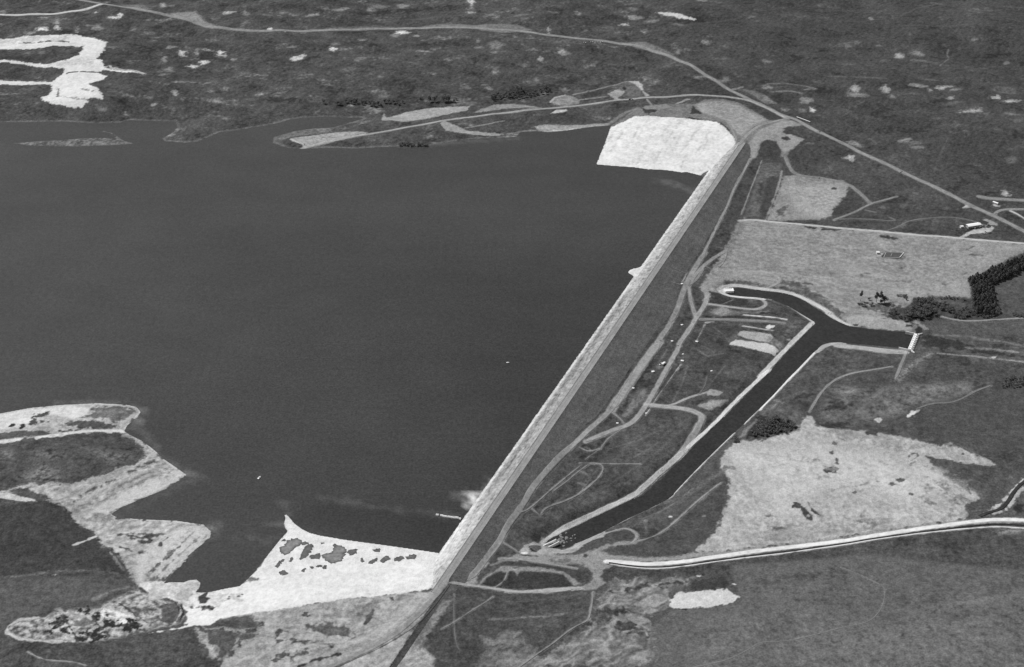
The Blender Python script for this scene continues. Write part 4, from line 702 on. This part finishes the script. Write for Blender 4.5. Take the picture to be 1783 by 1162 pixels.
def a_up(s, t, x, y):
    f = (t-TW)/(TU-TW); g = 188+16*perlin(x, y, 9, 53)+22*perlin(x, y, 3.2, 54)+10*perlin(x, y, 40, 55)
    g = g+np.clip(1-np.abs(f-.10)/.10, 0, 1)*38-18*sstep((f-.55)*3)
    g = g-40*np.clip(perlin(x+t, y, 15, 56)+perlin(s*.2, t*1.3, 3, 57)*.7-.38, 0, .8)*(f > .25)
    g = g-(48+26*perlin(s*.12, t, 2.2, 64))*sstep((s-s_at(490))/60)*(1-sstep((s-s_at(800))/150))*np.exp(-((f-.42)/.22)**2)
    g = g-26*np.clip(perlin(s*.10, t, 1.8, 66), 0, 1)*sstep((f-.3)*4)
    g = g-48*np.clip(perlin(s*.35+2*t, t-.1*s, 2.4, 67)+.6*perlin(x, y, 6, 68)-.05, 0, 1)+24*np.clip(perlin(s*.3, t, 1.7, 69), 0, 1)
    return g+22*sstep((s-s_at(800))/150)
def a_cr(s, t, x, y):
    f = t/TU; g = 158+8*perlin(x, y, 12, 58)+7*perlin(s*.12, t, 1.6, 59)
    return g-52*np.clip(1-np.abs(f-.93)/.10, 0, 1)*(perlin(s, t*0, 30, 60)*.5+.8)-14*np.clip(1-np.abs(f-.5)/.1, 0, 1)+14*np.clip(1-f/.09, 0, 1)
def a_dn(s, t, x, y):
    return 110-19*sstep((s-s_at(1010))/60)+7*perlin(s*.08, t, 3.5, 65)+7*perlin(x, y, 40, 61)+7*perlin(x, y, 9, 62)+4*perlin(s*.3, t, 4, 63)-12*np.clip(1-t/3.0, 0, 1)
dampart('upstream_face', TW-10, TU, 26, M_ROCK, a_up, .28, S0, s_at(1030))
dampart('crest_road', TU, 0, 15, M_TRACK, a_cr, 0, S0, s_at(1035))
def a_dn2(s, t, x, y): return a_dn(s, t, x, y)
dampart('downstream_slope', 0, 60, 40, M_GROUND, a_dn2)
# the shoulders where the crest meets the ground at both ends are left to the ground itself
# rock groyne on the upstream face
def mound(name, s, rise, mat, v, label, cat, parent=None):
    V = hz(s, 0); V = densify(smooth(V, 2, True), 1.5, True)
    def zf(x, y):
        d, i = segd(x, y, V); return -1.5+np.minimum(np.where(i, d, 0)*.8, rise+1.5)+.4*perlin(x, y, 3, 71)
    o = patch(name, V, zf, 1.3, mat, lambda x, y: G(np.clip(v+16*perlin(x, y, 3, 72), 0, 250)), None, parent)
    return tag(o, label, cat)
mound('rock_groyne', "V 225,240 270,205 370,190 470,120 560,160 480,330 380,380 310,330 290,290 240,270", 2.6, M_ROCK, 225, 'pale blunt rock groyne jutting from the upstream face of the dam', 'groyne')
# ------------------------------------------------------------------ small solids
class MB:
    def __init__(s): s.v = []; s.f = []
    def box(s, c, d, rz=0, top=1.0):
        n = len(s.v); ca, sa = math.cos(rz), math.sin(rz)
        for k, (i, j) in enumerate([(-1, -1), (1, -1), (1, 1), (-1, 1)]*2):
            q = 1 if k < 4 else top; x = i*d[0]/2*q; y = j*d[1]/2*q
            s.v.append((c[0]+x*ca-y*sa, c[1]+x*sa+y*ca, c[2]+(0 if k < 4 else d[2])))
        s.f += [(n, n+3, n+2, n+1), (n+4, n+5, n+6, n+7)]+[(n+i, n+(i+1) % 4, n+4+(i+1) % 4, n+4+i) for i in range(4)]
        return s
    def gable(s, c, d, rise, ov=.5):
        n = len(s.v); x, y = d[0]/2+ov, d[1]/2+ov; z = c[2]; t = .25
        for zz in (0, t):
            s.v += [(c[0]-x, c[1]-y, z+zz), (c[0]+x, c[1]-y, z+zz), (c[0]+x, c[1], z+rise+zz), (c[0]-x, c[1], z+rise+zz), (c[0]+x, c[1]+y, z+zz), (c[0]-x, c[1]+y, z+zz)]
        s.f += [(n+6, n+7, n+8, n+9), (n+9, n+8, n+10, n+11), (n+1, n, n+3, n+2), (n+2, n+3, n+5, n+4), (n, n+1, n+7, n+6), (n+4, n+5, n+11, n+10), (n+1, n+2, n+8, n+7), (n+2, n+4, n+10, n+8), (n+3, n, n+6, n+9), (n+5, n+3, n+9, n+11)]
        return s
    def ends(s, c, d, rise):
        for sx in (-1, 1):
            n = len(s.v); x = c[0]+sx*(d[0]/2-.02)
            s.v += [(x, c[1]-d[1]/2, c[2]), (x, c[1]+d[1]/2, c[2]), (x, c[1], c[2]+rise*.9)]; s.f.append((n, n+1, n+2) if sx > 0 else (n+1, n, n+2))
        return s
    def cyl(s, p, r, h, n=10, axis='z', r2=None):
        b = len(s.v); r2 = r if r2 is None else r2
        for k, rr in ((0, r), (1, r2)):
            for i in range(n):
                a = 2*math.pi*i/n; q = (rr*math.cos(a), rr*math.sin(a), k*h)
                if axis == 'y': q = (q[0], q[2], q[1])
                if axis == 'x': q = (q[2], q[0], q[1])
                s.v.append((p[0]+q[0], p[1]+q[1], p[2]+q[2]))
        s.f += [(b+i, b+(i+1) % n, b+n+(i+1) % n, b+n+i) for i in range(n)]+[tuple(b+n-1-i for i in range(n)), tuple(b+n+i for i in range(n))]
        return s
    def build(s, name, mat, parent=None, sm=False):
        return mesh_obj(name, s.v, list(s.f), mat, parent, None, sm)
def copy_thing(o, parent=None):
    c = o.copy(); COL.objects.link(c)
    if parent: c.parent = parent
    for ch in list(o.children): copy_thing(ch, c)
    return c
def ang(a, b): return math.atan2(b[1]-a[1], b[0]-a[0])
# headgate across the side canal
ga, gb = hz("Q 490,278 390,520", ZC+4)
L_ = float(np.linalg.norm(gb-ga)); gm = (ga+gb)/2; gz = ang(ga, gb)
gate = thing('canal_headgate', (gm[0], gm[1], ZC-2), gz, 'white concrete gate structure closing off the end of the side canal', 'gate structure')
MB().box((0, 0, 5.4), (L_+1, 3.6, .5)).build('deck', M_WHITE, gate)
side = 1 if (-math.sin(gz)) < 0 else -1          # towards the lake side
ng = 9
for k in range(ng+1):
    MB().box((-L_/2+L_*k/ng, side*-1.9, 0), (.7, 5.2, 5.9)).build('pier', M_CONC, gate)
for k in range(ng):
    MB().box((-L_/2+L_*(k+.5)/ng, side*1.0, .2), (L_/ng-.75, .3, 5.0)).build('gate_leaf', M_STEEL, gate)
    MB().box((-L_/2+L_*(k+.5)/ng, side*-3.2, 5.95), (1.3, 1.0, 1.3)).build('gate_hoist', M_WHITE, gate)
for e in (-1, 1):
    MB().box((e*(L_/2+.6), side*6, 1), (.6, 14, 4.9)).build('wing_wall', M_WHITE, gate)
    MB().box((e*(L_/2+2.2), -side*4.2, 1), (.6, 7.5, 4.9), e*side*.7).build('wing_wall', M_WHITE, gate)
r1 = MB()
for k in range(13): r1.box((-L_/2+L_*k/12, side*1.7, 5.9), (.12, .12, 1.1))
r1.box((0, side*1.7, 7.0), (L_, .14, .14)); r1.build('railing', M_WHITE, gate)
# outlet tunnel mouth at the top of the canal
oa = hz("d 420,500 720,490", ZC+2); oz = ang(oa[0], oa[1]); ol = float(np.linalg.norm(oa[1]-oa[0]))
out = thing('tunnel_outlet', (*((oa[0]+oa[1])/2), ZC-2), oz, 'pale concrete tunnel outlet pier at the rounded head of the canal', 'outlet')
MB().box((0, 0, 0), (ol, 7.5, 4.2)).build('outlet_block', M_CONC, out)
MB().box((ol/2-.6, 0, 4.2), (1.2, 7.5, .9)).build('end_wall', M_WHITE, out)
MB().box((0, 3.4, 4.2), (ol-1.4, .6, .7)).build('parapet', M_WHITE, out); MB().box((0, -3.4, 4.2), (ol-1.4, .6, .7)).build('parapet', M_WHITE, out)
MB().cyl((ol/2, -1.8, 1.9), 1.3, .3, 14, 'x').build('pipe_mouth', M_DARK, out); MB().cyl((ol/2, 1.8, 1.9), 1.3, .3, 14, 'x').build('pipe_mouth', M_DARK, out)
# spillway outlet walls at the low end of the canal
sa, sb = hz("R 455,410 660,305", -8); wz = ang(sa, sb); wl2 = float(np.linalg.norm(sb-sa)); wm = (sa+sb)/2
chute = thing('outlet_chute', (wm[0], wm[1], -11.5), wz, 'narrow concrete outlet chute with two bright walls at the rocky lower end of the canal', 'chute')
MB().box((0, 0, 1.2), (wl2, 4.0, .5)).build('chute_floor', M_CONCD, chute)
for e in (-1, 1): MB().box((0, e*2.3, 0), (wl2, .7, 4.4)).build('side_wall', M_WHITE, chute)
MB().box((-wl2/2-.4, 0, 0), (.8, 5.6, 5.0)).build('head_wall', M_CONC, chute)
# rocks in the stilling basin
def rock_mesh(r, seed):
    rn = np.random.default_rng(seed); bm = bmesh.new(); bmesh.ops.create_icosphere(bm, subdivisions=2, radius=1)
    for v in bm.verts:
        k = 1+.28*float(perlin(np.array([v.co.x*2+seed]), np.array([v.co.y*2+v.co.z*3]), 1, seed)[0]); v.co = Vector((v.co.x*k*r, v.co.y*k*r*.75, max(v.co.z, -.3)*k*r*.55))
    me = bpy.data.meshes.new('boulder'); bm.to_mesh(me); bm.free(); me.materials.append(M_BOULD); return me
RM = [rock_mesh(1, s_) for s_ in range(4)]
for i in range(24):
    q = px("R %f,%f" % (random.gauss(760, 70), random.gauss(300, 42)))
    p = ray(q, np.array([ZC]))[0]
    if sdist(np.array([p[0]]), np.array([p[1]]), CANAL, 30.)[0] > -1: continue
    o = bpy.data.objects.new('boulder', RM[i % 4]); COL.objects.link(o); k = random.uniform(.8, 2.4); o.scale = (k, k, k); o.location = (p[0], p[1], ZC-.1); o.rotation_euler.z = random.uniform(0, 6)
    tag(o, 'loose boulder breaking the water in the rocky basin at the low end of the canal', 'boulder', 'boulders in the rocky canal basin')
# farm buildings
def building(name, pxy, dims, wallh, rise, rz, roofm, wallm, label, cat='building', nwin=3, group=None):
    p = at1(*pxy); b = thing(name, (p[0], p[1], p[2]-.3), rz, label, cat, group)
    w_ = MB().box((0, 0, 0), (dims[0], dims[1], wallh+.3)); w_.ends((0, 0, wallh+.3), dims, rise); w_.build('wall', wallm, b)
    MB().gable((0, 0, wallh+.3), dims, rise, .45).build('roof', roofm, b)
    MB().box((dims[0]*.25, -dims[1]/2-.04, .3), (2.4, .12, min(2.6, wallh-.3))).build('door', M_CONCD, b)
    for k in range(nwin): MB().box((-dims[0]*.4+k*dims[0]*.18, -dims[1]/2-.04, 1.3), (1.0, .1, .9)).build('window', M_GLASS, b)
    return b
pa_, pb_ = at(px("P 545,680 800,640"))[:2]; bz = ang(pa_, pb_)
def P1(s): return tuple(px("P "+s)[0])
building('machine_shed', P1("680,690"), (20, 6.4), 3.6, 1.0, bz, M_WHITE, M_CONCD, 'long machine shed with a bright white roof in the farmyard below the highway', 'shed', 4)
building('barn', P1("900,650"), (11, 9), 4.2, 2.4, bz-.95, M_DARK, M_WHITE, 'dark-roofed barn with white walls at the right end of the farmyard', 'barn', 2)
building('farm_shed', P1("820,680"), (6, 5), 2.6, 1.0, bz, M_STEEL, M_CONC, 'small grey-roofed shed between the white-roofed shed and the barn', 'shed', 1)
building('farm_shed', P1("425,706"), (3.6, 3), 2.2, .8, bz, M_WHITE, M_WHITE, 'tiny white hut alone in the grass left of the farmyard', 'shed', 1)
building('farm_shed', P1("1160,192"), (7, 2.6), 2.4, .6, ang(*at(px("P 1120,180 1200,208"))[:, :2]), M_WHITE, M_WHITE, 'small white trailer hut in the grass across the highway from the farmyard', 'hut', 2)
building('ranger_hut', tuple(px("T 280,242")[0]), (3.6, 3), 2.2, .7, 0, M_WHITE, M_WHITE, 'tiny white hut beside the dark building footing in the pale field', 'hut', 1)
# ruin footing
fa = at(px("T 340,285 500,290 545,235 365,228")); fo = thing('building_footing', (fa[:, 0].mean(), fa[:, 1].mean(), fa[:, 2].mean()), 0, 'rectangular remains of a building with dark floor and pale footing walls in the pale field', 'ruin')
loc0 = np.array(fo.location)
for k in range(4):
    a_, b_ = fa[k]-loc0, fa[(k+1) % 4]-loc0; m_ = (a_+b_)/2
    MB().box((m_[0], m_[1], -.3), (float(np.linalg.norm((b_-a_)[:2]))*.97, .7, .9+.3*(k == 1)), ang(a_, b_)).build('footing_wall', M_CONCD if k != 1 else M_CONC, fo)
d4 = (fa-loc0)*.93; fl = MB(); fl.v = [(q[0], q[1], .28) for q in d4]; fl.f = [(0, 1, 2, 3)]; fl.build('floor_slab', M_DARK if False else mat_flat('old floor', .085, .3, .4), fo)
xw = (d4[0]*.62+d4[1]*.38+d4[3]*.62+d4[2]*.38)/2; MB().box((xw[0], xw[1], .1), (.5, 9, .7), ang(d4[0], d4[3])+math.pi/2).build('cross_wall', M_CONCD, fo)
# vehicles
def vehicle(pxy, rz, label, col, group=None, truck=False):
    p = at1(*pxy); v = thing('parked_truck' if truck else 'parked_car', (p[0], p[1], p[2]+.25), rz, label, 'truck' if truck else 'car', group)
    if truck:
        MB().box((-1.0, 0, .7), (4.6, 2.2, 1.9)).build('cargo_box', col, v); MB().box((2.3, 0, .5), (1.7, 2.1, 1.6), 0, .85).build('cab', col, v); MB().box((2.75, 0, 1.25), (.9, 1.8, .55), 0, .9).build('windscreen', M_GLASS, v)
    else:
        MB().box((0, 0, .35), (4.6, 1.8, .7), 0, .96).build('body', col, v); MB().box((-.2, 0, 1.05), (2.4, 1.6, .55), 0, .78).build('cabin', M_GLASS, v)
    for sx in (-1.5, 1.5):
        for sy in (-.95, .75): MB().cyl((sx, sy, .36), .36, .2, 10, 'y').build('wheel', M_TYRE, v)
    return v
rd = ang(*at(px("X 0,620 700,520"))[:, :2])
vehicle(tuple(px("X 395,568")[0]), rd, 'white car parked on the lake road, the right one of two beside the pull-off', M_WHITE)
vehicle(tuple(px("X 350,566")[0]), rd, 'dark car parked on the lake road, directly left of the white car', mat_flat('dark paint', .04, .1))
vehicle(tuple(px("W 893,348")[0]), .9, 'white truck standing on the strip between the two toe roads', M_WHITE, None, True)
vehicle(tuple(px("W 852,348")[0]), .9, 'white car standing left of the white truck between the toe roads', M_WHITE)
for k, (q, lb) in enumerate([("535,291", 'leftmost of the white cars in the row beside the far highway'), ("583,287", 'second white car from the left in the row beside the far highway'), ("612,289", 'second white car from the right in the row beside the far highway'), ("650,288", 'rightmost of the white cars in the row beside the far highway')]):
    vehicle(tuple(px("C "+q)[0]), -.3+.2*k, lb, M_WHITE, 'white cars in a row beside the far highway')
for q, lb in [("P 720,715", 'pale car parked in the farmyard below the white-roofed shed'), ("P 940,815", 'white car at the lower edge of the farmyard')]: vehicle(tuple(px(q)[0]), 1.0, lb, M_CONC)
# inspection boxes along the toe
proto = None
for q, k, lb in [("V 925,920", 1.2, 'low concrete box alone in the grass below the fork of the toe roads'), ("V 800,1125", 1.2, 'concrete box in the dark strip between the toe roads, first below the lone one'), ("V 1112,1132", 1.4, 'concrete box at the lower end of a thin pipe track near the canal pads'),
    ("V 925,400", 1.2, 'concrete box beside the gravel road at the road crossing on the dam toe'), ("W 1155,212", .9, 'small concrete box just above the bright box beside the pipe track'), ("W 1145,305", 1.5, 'bright concrete box at the upper end of the straight pipe track'),
    ("W 750,450", 1.5, 'wide concrete box by the notched edge of the wide gravel toe road'), ("W 485,672", 1.1, 'concrete box on the right edge of the wide gravel toe road'), ("W 270,1145", 1.1, 'concrete box below the lower cross track of the toe road'),
    ("W 660,1010", .9, 'small concrete box on the pipe track below the canal road junction'), ("W 1540,440", 1.0, 'small concrete box ending a faint track in the grass left of the canal')]:
    if proto is None:
        proto = thing('inspection_box', (0, 0, 0), 0, lb, 'concrete box', 'concrete boxes below the dam')
        MB().box((0, 0, -.5), (3.4, 2.4, 1.6)).build('chamber', M_CONC, proto); MB().box((0, 0, 1.1), (3.8, 2.8, .25)).build('lid', M_WHITE, proto); MB().cyl((.9, 0, 1.35), .35, .35, 10).build('hatch', M_STEEL, proto)
        o = proto
    else: o = copy_thing(proto)
    o['label'] = lb; p = at1(*px(q)[0]); o.location = p; o.rotation_euler.z = random.uniform(-.4, .4); k *= .62; o.scale = (k, k, k)
# log boom floats, boats
fl_d = hz("U 300,640 700,702", 0); fz = ang(fl_d[0], fl_d[1])
for q, ln, lb in [("345,645", 3, 'faint left end float of the white boom off the dam'), ("408,655", 3.2, 'small round-looking white float, second from the left in the boom off the dam'), ("460,667", 5, 'short white float in the middle of the boom off the dam'), ("545,678", 10, 'long white float, left one of the pair in the boom off the dam'), ("605,682", 7, 'long white float, right one of the pair in the boom off the dam'), ("672,700", 2, 'tiny white float of the boom nearest the riprap')]:
    p = hz("U "+q, 0)[0]; f_ = thing('boom_float', (p[0], p[1], 0), fz+.03, lb, 'float', 'floats of the boom off the dam')
    MB().cyl((-ln/2, 0, .5), 1.15, ln, 10, 'x').build('float_tube', M_WHITE, f_); MB().box((0, 0, 1.65), (ln*.9, .9, .15)).build('walkway', M_CONC, f_)
for q, sc_, rz, lb in [("451,833", .8, 1.1, 'small white motorboat on the open lake off the pale left headland'), ("884,632", .6, .2, 'tiny white dinghy out on the lake near the middle of the dam')]:
    p = hz("z "+q, 0)[0]; bt = thing('boat', (p[0], p[1], 0), rz, lb, 'boat')
    hb = MB(); hb.v = [(-2.6, -.9, .1), (1.2, -.9, .1), (3, 0, .3), (1.2, .9, .1), (-2.6, .9, .1), (-2.8, -1.15, 1), (1.3, -1.2, 1), (3.6, 0, 1.2), (1.3, 1.2, 1), (-2.8, 1.15, 1)]
    hb.f = [(4, 3, 2, 1, 0), (5, 6, 7, 8, 9)]+[(i, (i+1) % 5, 5+(i+1) % 5, 5+i) for i in range(5)]; hb.build('hull', M_WHITE, bt)
    MB().box((.3, 0, 1.0), (1.7, 1.5, .8), 0, .8).build('cabin', M_CONC, bt); MB().box((-2.95, 0, .5), (.4, .5, .9)).build('outboard_motor', M_DARK, bt); bt.scale = (sc_,)*3
# guard rail by the junction
g3 = at(px("N 1500,325 1590,362")); gr = thing('guard_rail', tuple((g3[0]+g3[1])/2), ang(g3[0], g3[1]), 'short white guard rail beside the highway above the dam junction', 'guard rail'); gl = float(np.linalg.norm((g3[1]-g3[0])[:2]))
MB().box((0, 0, .45), (gl, 1.2, .5)).build('rail', M_WHITE, gr)
for k in range(9): MB().box((-gl/2+gl*k/8, 0, -.3), (.25, .4, 1.2)).build('post', M_CONCD, gr)
# ------------------------------------------------------------------ trees
def tree_meshes(kind, seed):
    rn = random.Random(seed); tr = MB(); tr.cyl((0, 0, -.5), .35, 3.6 if kind != 'bush' else 1.2, 6, 'z', .2)
    H_ = {'pine': 8.6, 'broad': 8.5, 'tall': 12.5, 'bush': 3.6}[kind]; Wd = {'pine': 3.1, 'broad': 4.4, 'tall': 2.5, 'bush': 2.8}[kind]
    for k in range(5):
        a = k*1.26; z0 = H_*(.25+.09*k); n = len(tr.v); r_ = Wd*.55
        tr.v += [(.12*math.cos(a+1.5), .12*math.sin(a+1.5), z0), (-.12*math.cos(a+1.5), -.12*math.sin(a+1.5), z0), (r_*math.cos(a), r_*math.sin(a), z0+H_*.14), (0, 0, z0+.3)]; tr.f += [(n, n+1, n+2), (n+1, n+3, n+2), (n+3, n, n+2)]
    V, F = [], []
    lobes = [(rn.uniform(-.5, .5), rn.uniform(-.5, .5), rn.uniform(.3, .9)) for _ in range(7)]
    for i in range(330 if kind != 'bush' else 170):
        if kind == 'pine':
            h = rn.random()**.8; r_ = Wd*(1.03-h**2.2)*math.sqrt(rn.random()); a = rn.uniform(0, 6.283); c = (r_*math.cos(a), r_*math.sin(a), H_*(.12+.86*h))
        else:
            lx, ly, lz = rn.choice(lobes); a = rn.uniform(0, 6.283); b = math.acos(rn.uniform(-1, 1)); r_ = rn.random()**.4*(.55 if kind != 'tall' else .42)
            c = ((lx*.9+r_*math.sin(b)*math.cos(a))*Wd, (ly*.9+r_*math.sin(b)*math.sin(a))*Wd, H_*(.16+.80*min(1, max(.05, lz*.75+.35*r_*math.cos(b)+.1))))
        s_ = rn.uniform(.35, .85)*(1 if kind != 'bush' else .7); n = len(V)
        d1 = Vector((rn.gauss(0, 1), rn.gauss(0, 1), rn.gauss(0, .6))).normalized()*s_; d2 = Vector((rn.gauss(0, 1), rn.gauss(0, 1), rn.gauss(0, .6))).normalized()*s_
        c = Vector(c); V += [tuple(c-d1), tuple(c+d2*.8), tuple(c+d1), tuple(c-d2*.8)]; F.append((n, n+1, n+2, n+3))
    mt = tr.build('trunk', M_BARK); mc = mesh_obj('crown', V, F, M_LEAF2 if kind == 'pine' else M_LEAF, None, None, False)
    a, b = mt.data, mc.data; bpy.data.objects.remove(mt); bpy.data.objects.remove(mc); return a, b
TM = {k: [tree_meshes(k, s_*10+j) for j in range(3)] for s_, k in enumerate(('pine', 'broad', 'tall', 'bush'))}
CNT = [0]
def plant(x, y, z, kind, sc_, label, group, name=None):
    CNT[0] += 1; tm, cm = TM[kind][CNT[0] % 3]
    e = thing(name or {'pine': 'pine_tree', 'broad': 'leafy_tree', 'tall': 'poplar_tree', 'bush': 'bush'}[kind], (x, y, z-.1), random.uniform(0, 6), label, 'bush' if kind == 'bush' else 'tree', group)
    e.scale = (sc_*random.uniform(.9, 1.1), sc_*random.uniform(.9, 1.1), sc_*random.uniform(.9, 1.15))
    for nm, me in (('trunk', tm), ('crown', cm)):
        o = bpy.data.objects.new(nm, me); COL.objects.link(o); o.parent = e
def scatter(s, n, kind, sc_, label, group, mind=3.2, up=0):
    V = at(px(s)+np.array([[0, up]]))[:, :2]; pts = []; tries = 0
    while len(pts) < n and tries < 20000:
        tries += 1; p = V.min(0)+np.random.rand(2)*(V.max(0)-V.min(0))
        d, i = segd(p[:1], p[1:], V)
        if not i[0] or any((p[0]-q[0])**2+(p[1]-q[1])**2 < mind**2 for q in pts): continue
        pts.append(p)
    pts = np.array(pts); z = surf(pts[:, 0], pts[:, 1])
    for p, zz in zip(pts, z): plant(p[0], p[1], zz, kind, sc_*random.uniform(.8, 1.2), label, group)
np.random.seed(3)
scatter("T 1200,490 1260,470 1400,410 1560,360 1760,250 z 1850,420 1850,450 T 1760,380 1600,470 1440,540 1430,600 1465,700 1462,840 1260,840 1245,700 1240,580", 285, 'pine', 1.0, 'dark pine in the dense bent shelter belt at the right edge of the pale field', 'pines of the bent shelter belt', 2.9, 4)
scatter("T 620,800 660,700 780,710 840,720 860,860 800,880 640,880 540,905 530,860", 48, 'broad', .95, 'dark rounded tree in the thick grove between the pale field and the canal gate', 'trees of the thick grove', 3.2, 4)
scatter("T 380,890 430,800 520,800 500,890", 9, 'broad', .6, 'low dark tree at the left end of the grove', 'low trees left of the grove', 3.4, 3)
scatter("T 870,740 900,800 1060,830 1060,770 960,730", 15, 'broad', .6, 'dark low tree in the loose row right of the grove', 'trees in the loose row right of the grove', 3.2, 3)
scatter("T 1040,830 1180,780 1220,830 1200,910 1130,912 1050,880", 14, 'bush', 1.1, 'bush between the loose tree row and the curved pale track', 'bushes above the curved track', 3, 2)
scatter("T 1210,850 1300,850 1460,860 1460,880 1300,880", 8, 'bush', 1.0, 'bush in the row along the foot of the shelter belt', 'bushes below the shelter belt', 3, 2)
scatter("T 1640,850 1760,860 1760,890 1650,875", 5, 'broad', .5, 'small dark tree at the right edge beside the curved track', 'trees at the right edge by the curved track', 3, 2)
scatter("T 850,690 1000,680 1160,710 1150,730 1000,700 860,702", 9, 'bush', .8, 'low bush in the line along the top of the loose tree row', 'bushes above the loose row', 3, 1)
scatter("T 475,655 570,660 570,700 490,690", 7, 'bush', 1.0, 'bush in the small dark clump above the grove', 'bushes in the clump above the grove', 2.6, 2)
scatter("T 1470,780 1520,790 1520,850 1480,850", 4, 'bush', 1.3, 'large bush at the lower right corner of the shelter belt', 'bushes at the corner of the shelter belt', 2.6, 2)
for q, k, sc_, lb in [("108,722", 'tall', 1.25, 'tall slim tree, leftmost of the trees standing in the pale field'), ("190,715", 'broad', .55, 'small rounded tree between the two groups of tall trees in the field'), ("265,735", 'tall', 1.35, 'tall slim tree just left of the broad pair in the pale field'),
        ("305,742", 'tall', 1.65, 'tallest tree of the clump standing in the pale field'), ("348,742", 'broad', 1.35, 'broad tree at the right of the clump in the pale field'), ("320,745", 'broad', .8, 'broad low tree under the tallest tree of the field clump'),
        ("115,770", 'broad', .6, 'low dark tree below the leftmost slim tree'), ("90,760", 'bush', 1.1, 'dark bush at the left foot of the slim tree'), ("140,775", 'bush', 1.1, 'dark bush between the slim tree and the middle clump'), ("225,765", 'broad', .6, 'low dark tree at the foot of the middle clump'), ("205,770", 'bush', 1.0, 'bush at the lower left of the middle clump')]:
    p = at1(*px("T "+q)[0]); plant(p[0], p[1], p[2], k, sc_, lb, 'trees standing in the pale field')
scatter("b 460,600 540,430 640,350 780,330 900,250 960,320 1150,340 1290,450 1160,500 960,560 700,600", 52, 'bush', 1.15, 'dark bush in the thicket between the canal and the big bright field', 'bushes of the canal thicket', 3, 1)
for q, lb in [("920,320", 'upright dark tree rising from the middle of the canal thicket'), ("1110,360", 'dark tree at the right of the canal thicket'), ("810,390", 'dark tree left of centre in the canal thicket')]:
    p = at1(*px("b "+q)[0]); plant(p[0], p[1], p[2], 'broad', .7, lb, 'trees of the canal thicket')
scatter("b 160,660 200,620 260,640 260,695 180,695", 5, 'bush', .9, 'dark bush on the canal bank left of the thicket', 'bushes on the canal bank', 2, 1)
scatter("F 1620,440 1640,390 1700,372 1782,368 1782,435 1700,445", 22, 'broad', .55, 'dark low tree in the clump at the right edge of the meadow', 'trees in the clump at the right edge of the meadow', 3.4, 2)
# far lakeside trees
for q, k, sc_ in [("15,225", 'broad', .7), ("125,235", 'broad', .8), ("150,240", 'broad', .6), ("190,220", 'broad', .8), ("230,225", 'broad', .8), ("270,222", 'broad', .8), ("320,235", 'broad', .7), ("340,220", 'bush', 1.2), ("380,240", 'broad', .9), ("410,250", 'broad', .9),
        ("440,238", 'broad', .8), ("490,222", 'broad', .7), ("520,225", 'broad', .8), ("560,225", 'broad', .8), ("590,222", 'broad', .7), ("630,225", 'broad', .55), ("600,238", 'bush', 1.2), ("250,210", 'bush', 1.2), ("460,250", 'broad', .6)]:
    p = at1(*px("c "+q)[0]); plant(p[0], p[1], p[2], k, sc_*1.2, 'dark tree in the scattered row on the slope behind the left lake inlet', 'scattered row behind the lake inlet')
for q, k, sc_, lb in [("840,215", 'broad', 1.1, 'left tree of the pair just above the pale roadside pad'), ("880,212", 'broad', 1.1, 'middle tree of the dark group above the pale roadside pad'), ("950,215", 'broad', 1.35, 'largest round tree above the pale roadside pad'), ("985,212", 'broad', 1.3, 'round tree against the right of the largest one above the pad'), ("1045,200", 'broad', .55, 'small tree right of the largest round tree'), ("1030,215", 'bush', 1.2, 'bush at the right foot of the large round trees'), ("770,195", 'bush', 1.3, 'bush left of the pair above the pad')]:
    p = at1(*px("c "+q)[0]); plant(p[0], p[1], p[2], k, sc_*1.15, lb, 'trees above the roadside pad')
scatter("c 1310,190 1330,165 1480,150 1500,100 1560,110 1600,150 1783,110 1783,70 1783,140 1650,170 1480,190 1340,200", 40, 'broad', .85, 'dark tree in the draw right of the roadside pads', 'trees of the draw behind the lake road', 6, 1)
scatter("c 600,545 720,545 820,548 820,562 600,562", 14, 'bush', 1.2, 'dark bush in the line at the water edge of the north shore', 'bushes at the water edge of the north shore', 4, 0)
print('objects', len(bpy.data.objects), 'trees', CNT[0])
